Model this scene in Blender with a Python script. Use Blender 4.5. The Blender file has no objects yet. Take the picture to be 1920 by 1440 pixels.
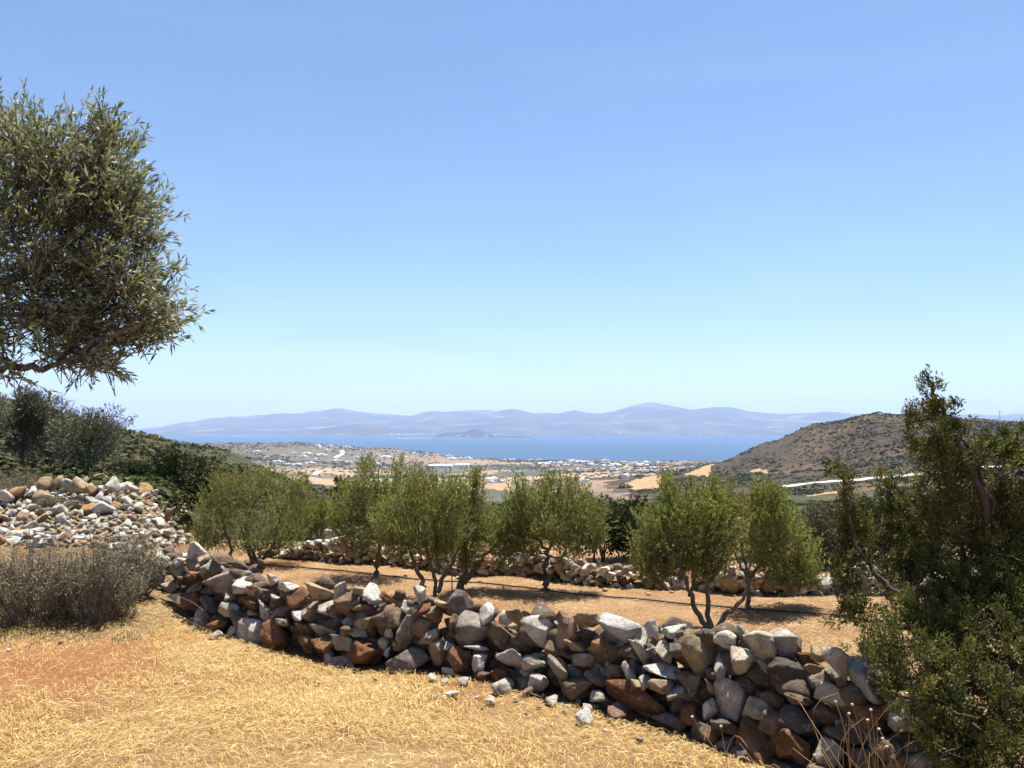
import bpy, bmesh, math, random
import numpy as np
from mathutils import Vector, Matrix, noise as mnoise

R = math.radians
rng = np.random.default_rng(7)
random.seed(7)
scene = bpy.context.scene
COL = scene.collection

# ------------------------------------------------------------------ camera
F = 1450.0                       # focal length in pixels of the 1920 px wide photograph
HORIZON = 797.0
EYE = 1.7
PITCH = math.atan((HORIZON - 720.0) / F)
cam_d = bpy.data.cameras.new('camera')
cam = bpy.data.objects.new('camera', cam_d)
COL.objects.link(cam)
cam.location = (0, 0, EYE)
cam.rotation_euler = (math.pi / 2 + PITCH, 0, 0)
cam_d.sensor_width = 36.0
cam_d.lens = 36.0 * F / 1920.0
cam_d.clip_start = 0.05
cam_d.clip_end = 80000
scene.camera = cam

# ------------------------------------------------------------------ light
SUN_AZ, SUN_EL = R(26), R(73)
world = bpy.data.worlds.new('World')
scene.world = world
world.use_nodes = True
wn = world.node_tree.nodes
wl = world.node_tree.links
sky = wn.new('ShaderNodeTexSky')
sky.sky_type = 'NISHITA'
sky.sun_disc = False
sky.sun_elevation = SUN_EL
sky.sun_rotation = SUN_AZ
sky.altitude = 0
sky.air_density = 1.0
sky.dust_density = 0.35
sky.ozone_density = 5.6
bg = wn['Background']
bg.inputs['Strength'].default_value = 0.065
# very thin uneven summer veil over the whole sky
wtc = wn.new('ShaderNodeTexCoord'); wmp = wn.new('ShaderNodeMapping'); wmp.inputs['Scale'].default_value = (1.3, 1.3, 6.0)
wl.new(wtc.outputs['Generated'], wmp.inputs['Vector'])
wnz = wn.new('ShaderNodeTexNoise'); wnz.inputs['Scale'].default_value = 1.6; wnz.inputs['Detail'].default_value = 5; wnz.inputs['Distortion'].default_value = .6
wl.new(wmp.outputs[0], wnz.inputs['Vector'])
wrp = wn.new('ShaderNodeValToRGB'); wrp.color_ramp.elements[0].position = .45; wrp.color_ramp.elements[0].color = (1, 1, 1, 1); wrp.color_ramp.elements[1].position = .72; wrp.color_ramp.elements[1].color = (1.09, 1.06, 1.03, 1)
wl.new(wnz.outputs['Fac'], wrp.inputs[0])
wmx = wn.new('ShaderNodeMix'); wmx.data_type = 'RGBA'; wmx.blend_type = 'MULTIPLY'; wmx.inputs[0].default_value = 1
wl.new(sky.outputs[0], wmx.inputs[6]); wl.new(wrp.outputs[0], wmx.inputs[7])
wl.new(wmx.outputs[2], bg.inputs[0])
sun_d = bpy.data.lights.new('sun', 'SUN')
sun_d.energy = 5.0
sun_d.angle = R(0.53)
sun_d.color = (1.0, 0.955, 0.88)
sun = bpy.data.objects.new('sun', sun_d)
COL.objects.link(sun)
SUNV = Vector((math.sin(SUN_AZ) * math.cos(SUN_EL), math.cos(SUN_AZ) * math.cos(SUN_EL), math.sin(SUN_EL)))
sun.rotation_euler = (-SUNV).to_track_quat('-Z', 'Y').to_euler()
sun.location = (20, 40, 90)
scene.view_settings.view_transform = 'Standard'
scene.view_settings.look = 'None'
scene.view_settings.exposure = 1.38
scene.view_settings.gamma = 1.0
scene.view_settings.use_curve_mapping = False
cy = scene.cycles
cy.max_bounces = 6
cy.diffuse_bounces = 3
cy.glossy_bounces = 2
cy.transmission_bounces = 3
cy.transparent_max_bounces = 8
cy.volume_bounces = 1
cy.use_denoising = True

# ------------------------------------------------------------------ helpers
def lin(c):
    return tuple(c) + (1.0,)

def put(o, parent=None, label=None, cat=None, group=None, kind=None):
    COL.objects.link(o)
    if parent is not None:
        o.parent = parent
    if label:
        o['label'] = label
    if cat:
        o['category'] = cat
    if group:
        o['group'] = group
    if kind:
        o['kind'] = kind
    return o

def empty(name, loc, **kw):
    o = bpy.data.objects.new(name, None)
    o.location = loc
    o.empty_display_size = 0.2
    return put(o, **kw)

def mesh_np(name, V, Fc, mat=None, smooth=False, tint=None):
    """V (N,3); Fc (M,k) all of one size; tint per-vertex float."""
    V = np.ascontiguousarray(V, dtype=np.float32)
    Fc = np.ascontiguousarray(Fc, dtype=np.int32)
    m = bpy.data.meshes.new(name)
    M, k = Fc.shape
    m.vertices.add(len(V))
    m.vertices.foreach_set('co', V.ravel())
    m.loops.add(M * k)
    m.loops.foreach_set('vertex_index', Fc.ravel())
    m.polygons.add(M)
    m.polygons.foreach_set('loop_start', np.arange(0, M * k, k, dtype=np.int32))
    m.polygons.foreach_set('loop_total', np.full(M, k, dtype=np.int32))
    if smooth:
        m.polygons.foreach_set('use_smooth', np.ones(M, dtype=bool))
    if tint is not None:
        a = m.attributes.new('tint', 'FLOAT', 'POINT')
        a.data.foreach_set('value', np.ascontiguousarray(tint, dtype=np.float32))
    m.update(calc_edges=True)
    if mat:
        m.materials.append(mat)
    return m

def obj(name, mesh, loc=(0, 0, 0), **kw):
    o = bpy.data.objects.new(name, mesh)
    o.location = loc
    return put(o, **kw)

def unit(a):
    return a / np.maximum(np.linalg.norm(a, axis=-1, keepdims=True), 1e-9)

def smooth(a, b, x):
    t = np.clip((x - a) / (b - a), 0, 1)
    return t * t * (3 - 2 * t)

def _hash(i, j, s):
    h = (i * 374761393 + j * 668265263 + s * 1442695041) & 0x7fffffff
    h = ((h ^ (h >> 13)) * 1274126177) & 0x7fffffff
    return ((h ^ (h >> 16)) & 0xffff) / 65535.0

def vnoise(x, y, s=0):
    x = np.asarray(x, float); y = np.asarray(y, float)
    i = np.floor(x).astype(np.int64); j = np.floor(y).astype(np.int64)
    u = x - i; v = y - j
    u = u * u * (3 - 2 * u); v = v * v * (3 - 2 * v)
    a = _hash(i, j, s); b = _hash(i + 1, j, s); c = _hash(i, j + 1, s); d = _hash(i + 1, j + 1, s)
    return (a * (1 - u) + b * u) * (1 - v) + (c * (1 - u) + d * u) * v * 1.0

def fbm(x, y, s=0, o=4):
    t = 0; a = 0.5; n = 0
    for k in range(o):
        t = t + a * vnoise(x * 2 ** k, y * 2 ** k, s + k * 17); n += a; a *= 0.5
    return t / n          # 0..1

CT, ST = math.cos(PITCH), math.sin(PITCH)
def ray(px, py):
    """direction of a photo pixel, scaled so that its y component is 1 (depth)."""
    u = (px - 960) / F; v = (720 - py) / F
    y = CT - v * ST; z = ST + v * CT
    return Vector((u / y, 1.0, z / y))
def at_depth(px, py, d):
    return Vector((0, 0, EYE)) + ray(px, py) * d
def on_z(px, py, z):
    r = ray(px, py)
    return Vector((0, 0, EYE)) + r * ((z - EYE) / r.z)
def slope_of(py):
    return np.tan(PITCH + np.arctan((720 - np.asarray(py, float)) / F))
def project(P):
    P = np.asarray(P, float); x, y, z = P[..., 0], P[..., 1], P[..., 2] - EYE
    d = y * CT + z * ST
    return 960 + F * x / d, 720 - F * (z * CT - y * ST) / d

# ------------------------------------------------------------------ materials
def mat_new(name):
    m = bpy.data.materials.new(name)
    m.use_nodes = True
    nt = m.node_tree
    for n in list(nt.nodes):
        nt.nodes.remove(n)
    out = nt.nodes.new('ShaderNodeOutputMaterial')
    return m, nt, out

def N(nt, t, **kw):
    n = nt.nodes.new(t)
    for k, v in kw.items():
        if k in n.inputs.keys() if hasattr(n.inputs, 'keys') else False:
            n.inputs[k].default_value = v
        else:
            setattr(n, k, v)
    return n

def noise_tex(nt, scale, detail=5, rough=0.6, vec=None):
    n = nt.nodes.new('ShaderNodeTexNoise')
    n.inputs['Scale'].default_value = scale
    n.inputs['Detail'].default_value = detail
    n.inputs['Roughness'].default_value = rough
    if vec is not None:
        nt.links.new(vec, n.inputs['Vector'])
    return n

def ramp(nt, fac, stops, interp='LINEAR'):
    r = nt.nodes.new('ShaderNodeValToRGB')
    r.color_ramp.interpolation = interp
    e = r.color_ramp.elements
    while len(e) < len(stops):
        e.new(0.5)
    for k, (p, c) in enumerate(stops):
        e[k].position = p
        e[k].color = lin(c) if len(c) == 3 else c
    nt.links.new(fac, r.inputs[0])
    return r

def mix(nt, fac, a, b, mode='MIX'):
    m = nt.nodes.new('ShaderNodeMix')
    m.data_type = 'RGBA'
    m.blend_type = mode
    for sock, v in ((m.inputs[0], fac), (m.inputs[6], a), (m.inputs[7], b)):
        if isinstance(v, (int, float)):
            sock.default_value = v
        elif isinstance(v, tuple):
            sock.default_value = lin(v)
        else:
            nt.links.new(v, sock)
    return m.outputs[2]

def principled(nt, out, color, rough=0.9, spec=0.2, bump=None, bump_d=0.01, bump_s=1.0):
    p = nt.nodes.new('ShaderNodeBsdfPrincipled')
    if isinstance(color, tuple):
        p.inputs['Base Color'].default_value = lin(color)
    else:
        nt.links.new(color, p.inputs['Base Color'])
    p.inputs['Roughness'].default_value = rough
    p.inputs['Specular IOR Level'].default_value = spec
    if bump is not None:
        b = nt.nodes.new('ShaderNodeBump')
        b.inputs['Strength'].default_value = bump_s
        b.inputs['Distance'].default_value = bump_d
        nt.links.new(bump, b.inputs['Height'])
        nt.links.new(b.outputs[0], p.inputs['Normal'])
    nt.links.new(p.outputs[0], out.inputs[0])
    return p

def geo_pos(nt):
    return nt.nodes.new('ShaderNodeNewGeometry').outputs['Position']

def leaf_material(name, stops, under=None, transl=0.3, rough=0.5, spec=0.35, patch=None, patch_scale=1.2):
    """two-sided leaf: colour by per-leaf tint, optional paler underside, some light passing through."""
    m, nt, out = mat_new(name)
    at = nt.nodes.new('ShaderNodeAttribute'); at.attribute_name = 'tint'
    c = ramp(nt, at.outputs['Fac'], stops).outputs[0]
    if patch is not None:
        nz = noise_tex(nt, patch_scale, 3, 0.5, geo_pos(nt))
        f = ramp(nt, nz.outputs['Fac'], [(0.45, (0, 0, 0)), (0.62, (1, 1, 1))]).outputs[0]
        c = mix(nt, f, c, mix(nt, 0.55, c, patch))
    if under is not None:
        g = nt.nodes.new('ShaderNodeNewGeometry')
        c2 = mix(nt, g.outputs['Backfacing'], c, mix(nt, 0.65, c, under))
    else:
        c2 = c
    p = nt.nodes.new('ShaderNodeBsdfPrincipled')
    nt.links.new(c2, p.inputs['Base Color'])
    p.inputs['Roughness'].default_value = rough
    p.inputs['Specular IOR Level'].default_value = spec
    t = nt.nodes.new('ShaderNodeBsdfTranslucent')
    nt.links.new(c, t.inputs['Color'])
    ms = nt.nodes.new('ShaderNodeMixShader')
    ms.inputs[0].default_value = transl
    nt.links.new(p.outputs[0], ms.inputs[1])
    nt.links.new(t.outputs[0], ms.inputs[2])
    nt.links.new(ms.outputs[0], out.inputs[0])
    return m

def make_rock_mat():
    m, nt, out = mat_new('field_stone')
    pos = geo_pos(nt)
    oi = nt.nodes.new('ShaderNodeObjectInfo')
    base = oi.outputs['Color']
    n1 = noise_tex(nt, 7, 6, 0.65, pos)
    v = ramp(nt, n1.outputs['Fac'], [(0.28, (0.42, 0.38, 0.33)), (0.5, (0.95, 0.94, 0.92)), (0.72, (1.25, 1.24, 1.22))]).outputs[0]
    c = mix(nt, 1.0, base, v, 'MULTIPLY')
    n2 = noise_tex(nt, 13, 5, 0.7, pos)          # rust stains
    f2 = ramp(nt, n2.outputs['Fac'], [(0.52, (0, 0, 0)), (0.66, (0.85, 0.85, 0.85))]).outputs[0]
    c = mix(nt, f2, c, mix(nt, 0.6, c, (0.26, 0.125, 0.055)))
    n3 = noise_tex(nt, 22, 4, 0.6, pos)          # pale lichen and mineral bloom
    f3 = ramp(nt, n3.outputs['Fac'], [(0.58, (0, 0, 0)), (0.68, (0.6, 0.6, 0.6))]).outputs[0]
    c = mix(nt, f3, c, (0.5, 0.48, 0.43))
    n4 = noise_tex(nt, 90, 3, 0.7, pos)
    v4 = ramp(nt, n4.outputs['Fac'], [(0.3, (0.72, 0.72, 0.72)), (0.7, (1.15, 1.15, 1.15))]).outputs[0]
    c = mix(nt, 1.0, c, v4, 'MULTIPLY')
    nb = noise_tex(nt, 14, 10, 0.78, pos)
    principled(nt, out, c, 0.9, 0.15, nb.outputs['Fac'], 0.09, 1.0)
    return m
M_ROCK = make_rock_mat()

TONES = {'g': (.46, .41, .345), 'p': (.65, .59, .50), 'w': (.80, .755, .67), 't': (.55, .40, .25),
         'o': (.48, .29, .135), 'b': (.31, .215, .14), 'r': (.29, .14, .07), 'd': (.21, .18, .155)}

def make_bark(name, a, b):
    m, nt, out = mat_new(name)
    pos = geo_pos(nt)
    mp = nt.nodes.new('ShaderNodeMapping'); mp.inputs['Scale'].default_value = (1, 1, 0.25)
    nt.links.new(pos, mp.inputs['Vector'])
    n = noise_tex(nt, 45, 5, 0.65, mp.outputs[0])
    c = ramp(nt, n.outputs['Fac'], [(0.3, a), (0.7, b)]).outputs[0]
    principled(nt, out, c, 0.9, 0.15, n.outputs['Fac'], 0.01, 0.8)
    return m
M_BARK = make_bark('olive_bark', (.05, .04, .032), (.16, .135, .11))
M_BARK_J = make_bark('juniper_bark', (.035, .026, .02), (.13, .09, .065))
M_TWIG = make_bark('dry_twig', (.12, .09, .065), (.28, .23, .165))

M_OLIVE_BIG = leaf_material('olive_leaf_grey', [(0, (.068, .078, .028)), (.5, (.165, .18, .07)), (.84, (.26, .275, .125)), (.95, (.38, .39, .26)), (1, (.26, .18, .07))],
                            under=(.42, .42, .32), transl=0.36, rough=0.5, spec=0.3)
M_OLIVE = leaf_material('olive_leaf_green', [(0, (.07, .088, .015)), (.5, (.168, .195, .034)), (.85, (.29, .305, .07)), (1, (.39, .38, .14))],
                        under=(.20, .225, .09), transl=0.42, rough=0.6, spec=0.18, patch=(.15, .12, .025))
M_WILD = leaf_material('wild_olive_leaf', [(0, (.04, .044, .015)), (.6, (.095, .10, .038)), (1, (.18, .165, .08))],
                       under=(.16, .16, .11), transl=0.2, patch=(.08, .06, .035))
M_DARK = leaf_material('maquis_leaf', [(0, (.012, .018, .006)), (.6, (.034, .046, .014)), (1, (.075, .088, .03))], transl=0.15, rough=.75, spec=.12)
M_MAQ = leaf_material('hillside_maquis_leaf', [(0, (.018, .024, .008)), (.6, (.042, .05, .015)), (1, (.085, .088, .034))], transl=0.12, rough=.85, spec=.08,
                      patch=(.075, .06, .03), patch_scale=0.09)
M_FARSCRUB = leaf_material('far_scrub_leaf', [(0, (.026, .034, .016)), (.6, (.052, .062, .028)), (1, (.10, .095, .05))], transl=0.05, rough=0.9, spec=0.1)
M_JUN = leaf_material('juniper_scale_leaf', [(0, (.022, .03, .009)), (.55, (.085, .096, .021)), (.85, (.215, .21, .046)), (1, (.29, .22, .065))], transl=0.24, rough=.7, spec=.2, patch=(.10, .10, .025), patch_scale=2.2)
M_DRYSHRUB = leaf_material('dry_thyme_leaf', [(0, (.11, .092, .058)), (.5, (.225, .195, .12)), (.85, (.34, .30, .18)), (1, (.46, .42, .30))], transl=0.15, patch=(.11, .085, .06), patch_scale=3)
M_STRAW = leaf_material('straw', [(0, (.22, .105, .036)), (.35, (.42, .27, .088)), (.8, (.58, .42, .145)), (1, (.68, .555, .28))], transl=0.25, rough=0.5, spec=0.3)

# ------------------------------------------------------------------ shape of the land
WALL = []            # near wall: foot of its yard-side face, left to right
YARD_SLOPE = 0.05
for px, py in [(205, 1080), (262, 1118), (330, 1165), (420, 1203), (520, 1228), (640, 1251), (780, 1266), (900, 1284), (1020, 1318), (1130, 1345), (1250, 1380), (1340, 1408), (1450, 1440), (1600, 1490), (1760, 1545)]:
    r = ray(px, py)
    d = -EYE / (r.z + YARD_SLOPE)
    WALL.append((r.x * d, d))
WALL = np.array(WALL)
WALL_EXT = np.vstack([WALL, WALL[-1] + (WALL[-1] - WALL[-2]) * 6])

def poly_dist(x, y, P):
    """distance to a polyline and the side (left of travel positive)."""
    best = np.full(np.shape(x), 1e9); side = np.zeros(np.shape(x))
    for a, b in zip(P[:-1], P[1:]):
        d = b - a; L2 = d @ d
        t = np.clip(((x - a[0]) * d[0] + (y - a[1]) * d[1]) / L2, 0, 1)
        dx = x - (a[0] + t * d[0]); dy = y - (a[1] + t * d[1])
        q = np.hypot(dx, dy)
        s = d[0] * dy - d[1] * dx
        u = q < best
        best = np.where(u, q, best); side = np.where(u, s, side)
    return best, np.sign(side)

TERRACE = -1.7
COLS = [-400, 0, 230, 430, 560, 700, 960, 1200, 1340, 1440, 1530, 1640, 1760, 1920, 2400]
TABLE = [
 (28,   [845, 880, 895, 930, 965, 975, 980, 980, 980, 978, 975, 972, 970, 968, 960]),
 (45,   [830, 868, 885, 915, 955, 968, 972, 972, 972, 970, 968, 964, 961, 958, 950]),
 (80,   [790, 835, 868, 900, 945, 958, 962, 962, 962, 960, 958, 956, 953, 948, 940]),
 (130,  [730, 785, 835, 875, 930, 950, 955, 955, 955, 953, 951, 949, 946, 941, 930]),
 (200,  [690, 747, 803, 847, 905, 940, 948, 948, 948, 947, 946, 943, 939, 933, 918]),
 (300,  [740, 800, 835, 868, 910, 935, 942, 942, 940, 936, 934, 930, 925, 915, 900]),
 (450,  [800, 840, 860, 880, 908, 928, 935, 934, 925, 916, 909, 900, 889, 873, 855]),
 (560,  [815, 850, 865, 885, 906, 922, 929, 924, 905, 893, 876, 852, 838, 832, 820]),
 (700,  [825, 855, 868, 883, 904, 918, 921, 914, 888, 852, 805, 774, 783, 801, 790]),
 (800,  [830, 858, 869, 880, 900, 913, 915, 906, 874, 832, 796, 778, 785, 792, 780]),
 (950,  [835, 860, 870, 878, 897, 908, 909, 898, 872, 842, 815, 800, 797, 800, 790]),
 (1200, [838, 862, 869, 876, 893, 901, 902, 892, 880, 868, 850, 840, 835, 832, 832]),
 (1700, [838, 858, 865, 870, 882, 889, 887, 882, 880, 875, 870, 865, 862, 862, 862]),
 (2200, [835, 852, 856, 858, 862, 868, 873, 873, 872, 872, 870, 868, 868, 868, 868]),
 (2600, [830, 833, 833, 831, 830, 840, 863, 867, 867, 867, 867, 867, 867, 867, 867]),
 (2850, [842, 845, 845, 842, 842, 853, 864, 864.5, 864.5, 864.5, 864.5, 864.5, 864.5, 864.5, 864.5]),
 (3000, [870, 870, 870, 868, 866, 866, 866, 866, 866, 866, 866, 866, 866, 866, 866]),
 (6000, [900] * 15),
]
T_R = np.log(np.array([t[0] for t in TABLE], float))
T_S = np.array([slope_of(t[1]) for t in TABLE])

def table_z(x, y):
    r = np.hypot(x, y)
    az = np.clip(np.arctan2(x, y), R(-55), R(55))
    px = np.clip(960 + F * np.tan(az), COLS[0], COLS[-1])
    ci = np.clip(np.searchsorted(COLS, px) - 1, 0, len(COLS) - 2)
    c = np.array(COLS, float)
    u = (px - c[ci]) / (c[ci + 1] - c[ci]); u = u * u * (3 - 2 * u) * 0.5 + u * 0.5
    lr = np.clip(np.log(np.maximum(r, 1e-3)), T_R[0], T_R[-1])
    ri = np.clip(np.searchsorted(T_R, lr) - 1, 0, len(T_R) - 2)
    v = (lr - T_R[ri]) / (T_R[ri + 1] - T_R[ri]); v = v * v * (3 - 2 * v) * 0.4 + v * 0.6
    s = (T_S[ri, ci] * (1 - u) + T_S[ri, ci + 1] * u) * (1 - v) + (T_S[ri + 1, ci] * (1 - u) + T_S[ri + 1, ci + 1] * u) * v
    return EYE + s * np.maximum(r, 28) * np.cos(az)

def near_z(x, y):
    yard = -YARD_SLOPE * np.clip(y, -20, 14)
    left = np.interp(y, [-20, 0, 7.5, 9, 10.6, 11.8, 12.8, 13.6, 15, 20, 30], [1, 0, -.38, -.27, -.02, .32, .60, .52, .24, .2, .2])
    xb = -3.65 - (y - 8.6) * 0.43
    m = smooth(-0.9, 0.9, x - xb)
    d, s = poly_dist(x, y, WALL_EXT)
    beyond = np.where(s > 0, d, 0)
    right = yard + (TERRACE - yard) * smooth(0.35, 3.6, beyond)
    beyond_line = s > 0
    lz = np.where(y > 7.5, left, yard)
    return np.where(beyond_line & (y > 0.5), lz * (1 - m) + right * m, yard + (lz - yard) * smooth(-2.9, -4.6, x) * (y > 7.5))

def ground_z(x, y):
    x = np.asarray(x, float); y = np.asarray(y, float)
    r = np.hypot(x, y)
    w = smooth(20.5, 30, r)
    z = near_z(x, y) * (1 - w) + table_z(x, y) * w
    z = z + (fbm(x * .7, y * .7, 3) - .5) * 0.10 * smooth(1.5, 6, r)
    z = z + (fbm(x * 3.1, y * 3.1, 5) - .5) * 0.03
    a = smooth(25, 90, r)
    z = z + a * (fbm(x * .06, y * .06, 11) - .5) * np.minimum(r * .010, 3.0)
    b = smooth(250, 500, r)
    z = z + b * (fbm(x * .012, y * .012, 21) - .5) * 6.0 * np.clip((z + 128) / 20, 0, 1)
    return np.maximum(z, -135.0)

def gz(x, y):
    return float(ground_z(np.array([x]), np.array([y]))[0])

def hit(px, py, r0=20.0, r1=4000.0, n=900):
    """first point of the land seen through a photo pixel, from distance r0 outwards."""
    d = ray(px, py)
    t = np.geomspace(r0, r1, n)
    zz = EYE + d.z * t
    g = ground_z(d.x * t, t)
    k = np.nonzero(g >= zz)[0]
    i = k[0] if len(k) else n - 1
    i0 = max(i - 1, 0)
    a, b = zz[i0] - g[i0], zz[i] - g[i]
    f = a / (a - b) if a != b else 0
    tt = t[i0] + (t[i] - t[i0]) * min(max(f, 0), 1)
    return Vector((d.x * tt, tt, gz(d.x * tt, tt)))

# ---- ground materials
def mat_yard():
    m, nt, out = mat_new('dry_yard_soil')
    pos = geo_pos(nt)
    n = noise_tex(nt, 0.9, 5, 0.6, pos)
    c = ramp(nt, n.outputs['Fac'], [(0.32, (.28, .145, .07)), (0.5, (.355, .225, .11)), (0.66, (.42, .30, .16))]).outputs[0]
    at = nt.nodes.new('ShaderNodeAttribute'); at.attribute_name = 'tint'
    c = mix(nt, at.outputs['Fac'], c, (.30, .125, .055))
    f = noise_tex(nt, 60, 5, 0.7, pos)
    c = mix(nt, 1.0, c, ramp(nt, f.outputs['Fac'], [(0.3, (.6, .56, .5)), (0.7, (1.3, 1.3, 1.25))]).outputs[0], 'MULTIPLY')
    b = noise_tex(nt, 35, 8, 0.75, pos)
    principled(nt, out, c, 0.95, 0.1, b.outputs['Fac'], 0.05, 1.0)
    return m
def mat_terrace():
    m, nt, out = mat_new('stubble_terrace_soil')
    pos = geo_pos(nt)
    n = noise_tex(nt, 0.8, 5, 0.65, pos)
    c = ramp(nt, n.outputs['Fac'], [(0.33, (.26, .145, .077)), (0.5, (.345, .215, .115)), (0.68, (.44, .305, .175))]).outputs[0]
    f = noise_tex(nt, 28, 6, 0.75, pos)
    c = mix(nt, 1.0, c, ramp(nt, f.outputs['Fac'], [(0.34, (.45, .4, .34)), (0.66, (1.4, 1.38, 1.32))]).outputs[0], 'MULTIPLY')
    b = noise_tex(nt, 22, 8, 0.75, pos)
    principled(nt, out, c, 0.95, 0.1, b.outputs['Fac'], 0.09, 1.0)
    return m
def mat_bank():
    m, nt, out = mat_new('stony_bank_soil')
    pos = geo_pos(nt)
    n = noise_tex(nt, 1.3, 6, 0.65, pos)
    c = ramp(nt, n.outputs['Fac'], [(0.33, (.16, .10, .055)), (0.5, (.30, .19, .10)), (0.68, (.40, .30, .18))]).outputs[0]
    b = noise_tex(nt, 14, 8, 0.75, pos)
    principled(nt, out, c, 0.95, 0.1, b.outputs['Fac'], 0.12, 1.0)
    return m
def mat_hillside():
    m, nt, out = mat_new('scrubby_hillside_soil')
    pos = geo_pos(nt)
    n = noise_tex(nt, 0.13, 6, 0.65, pos)
    c = ramp(nt, n.outputs['Fac'], [(0.4, (.035, .04, .018)), (0.56, (.065, .062, .03)), (0.72, (.15, .11, .06))]).outputs[0]
    b = noise_tex(nt, 1.1, 6, 0.7, pos)
    principled(nt, out, c, 0.95, 0.1, b.outputs['Fac'], 0.6, 1.0)
    return m
def mat_hill():
    m, nt, out = mat_new('phrygana_hill_soil')
    pos = geo_pos(nt)
    n = noise_tex(nt, 0.012, 6, 0.62, pos)
    c = ramp(nt, n.outputs['Fac'], [(0.36, (.036, .029, .02)), (0.5, (.058, .043, .027)), (0.68, (.11, .075, .043))]).outputs[0]
    at = nt.nodes.new('ShaderNodeAttribute'); at.attribute_name = 'tint'
    c = mix(nt, ramp(nt, at.outputs['Fac'], [(0.45, (0, 0, 0)), (0.55, (1, 1, 1))]).outputs[0], c, (.30, .185, .095))
    f = noise_tex(nt, 0.25, 6, 0.7, pos)
    c = mix(nt, 1.0, c, ramp(nt, f.outputs['Fac'], [(0.35, (.6, .6, .6)), (0.65, (1.3, 1.28, 1.25))]).outputs[0], 'MULTIPLY')
    principled(nt, out, c, 0.95, 0.1, f.outputs['Fac'], 1.2, 1.0)
    return m
def mat_plain():
    m, nt, out = mat_new('coastal_plain_fields')
    pos = geo_pos(nt)
    mp = nt.nodes.new('ShaderNodeMapping')
    mp.inputs['Scale'].default_value = (1 / 190, 1 / 240, 0)
    mp.inputs['Rotation'].default_value = (0, 0, 0.35)
    nt.links.new(pos, mp.inputs['Vector'])
    v = nt.nodes.new('ShaderNodeTexVoronoi'); v.feature = 'F1'; v.distance = 'MANHATTAN'
    v.inputs['Scale'].default_value = 1.0
    nt.links.new(mp.outputs[0], v.inputs['Vector'])
    sp = nt.nodes.new('ShaderNodeSeparateColor'); nt.links.new(v.outputs['Color'], sp.inputs[0])
    fields = ramp(nt, sp.outputs[0], [(0, (.25, .165, .10)), (.22, (.18, .125, .085)), (.4, (.29, .20, .12)), (.52, (.08, .078, .05)), (.63, (.25, .175, .11)), (.76, (.145, .108, .072)), (.88, (.062, .066, .038)), (1, (.33, .25, .165))], 'CONSTANT').outputs[0]
    n = noise_tex(nt, 0.006, 6, 0.65, pos)
    scrubc = ramp(nt, noise_tex(nt, 0.05, 5, 0.7, pos).outputs['Fac'], [(0.38, (.05, .05, .033)), (0.56, (.095, .08, .053)), (0.72, (.20, .15, .10))]).outputs[0]
    at = nt.nodes.new('ShaderNodeAttribute'); at.attribute_name = 'tint'
    c = mix(nt, at.outputs['Fac'], fields, scrubc)
    f = noise_tex(nt, 0.09, 6, 0.7, pos)
    c = mix(nt, 1.0, c, ramp(nt, f.outputs['Fac'], [(0.35, (.75, .75, .75)), (0.65, (1.2, 1.2, 1.2))]).outputs[0], 'MULTIPLY')
    principled(nt, out, c, 0.95, 0.1)
    return m

# ---- the sheet of land, cut into its named pieces
def in_poly(px, py, poly):
    inside = np.zeros(np.shape(px), bool)
    n = len(poly)
    for i in range(n):
        x1, y1 = poly[i]; x2, y2 = poly[(i + 1) % n]
        c = ((y1 > py) != (y2 > py)) & (px < (x2 - x1) * (py - y1) / (y2 - y1 + 1e-9) + x1)
        inside ^= c
    return inside

FIELDS = [[(1322, 873), (1336, 869), (1332, 893), (1284, 890)],
          [(1160, 910), (1200, 896), (1240, 890), (1238, 915), (1190, 919)],
          [(1480, 938), (1530, 926), (1590, 919), (1590, 926), (1530, 936)],
          [(1490, 958), (1560, 944), (1640, 940), (1640, 950), (1560, 958)],
          [(1405, 880), (1440, 881), (1440, 887), (1405, 886)]]

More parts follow.
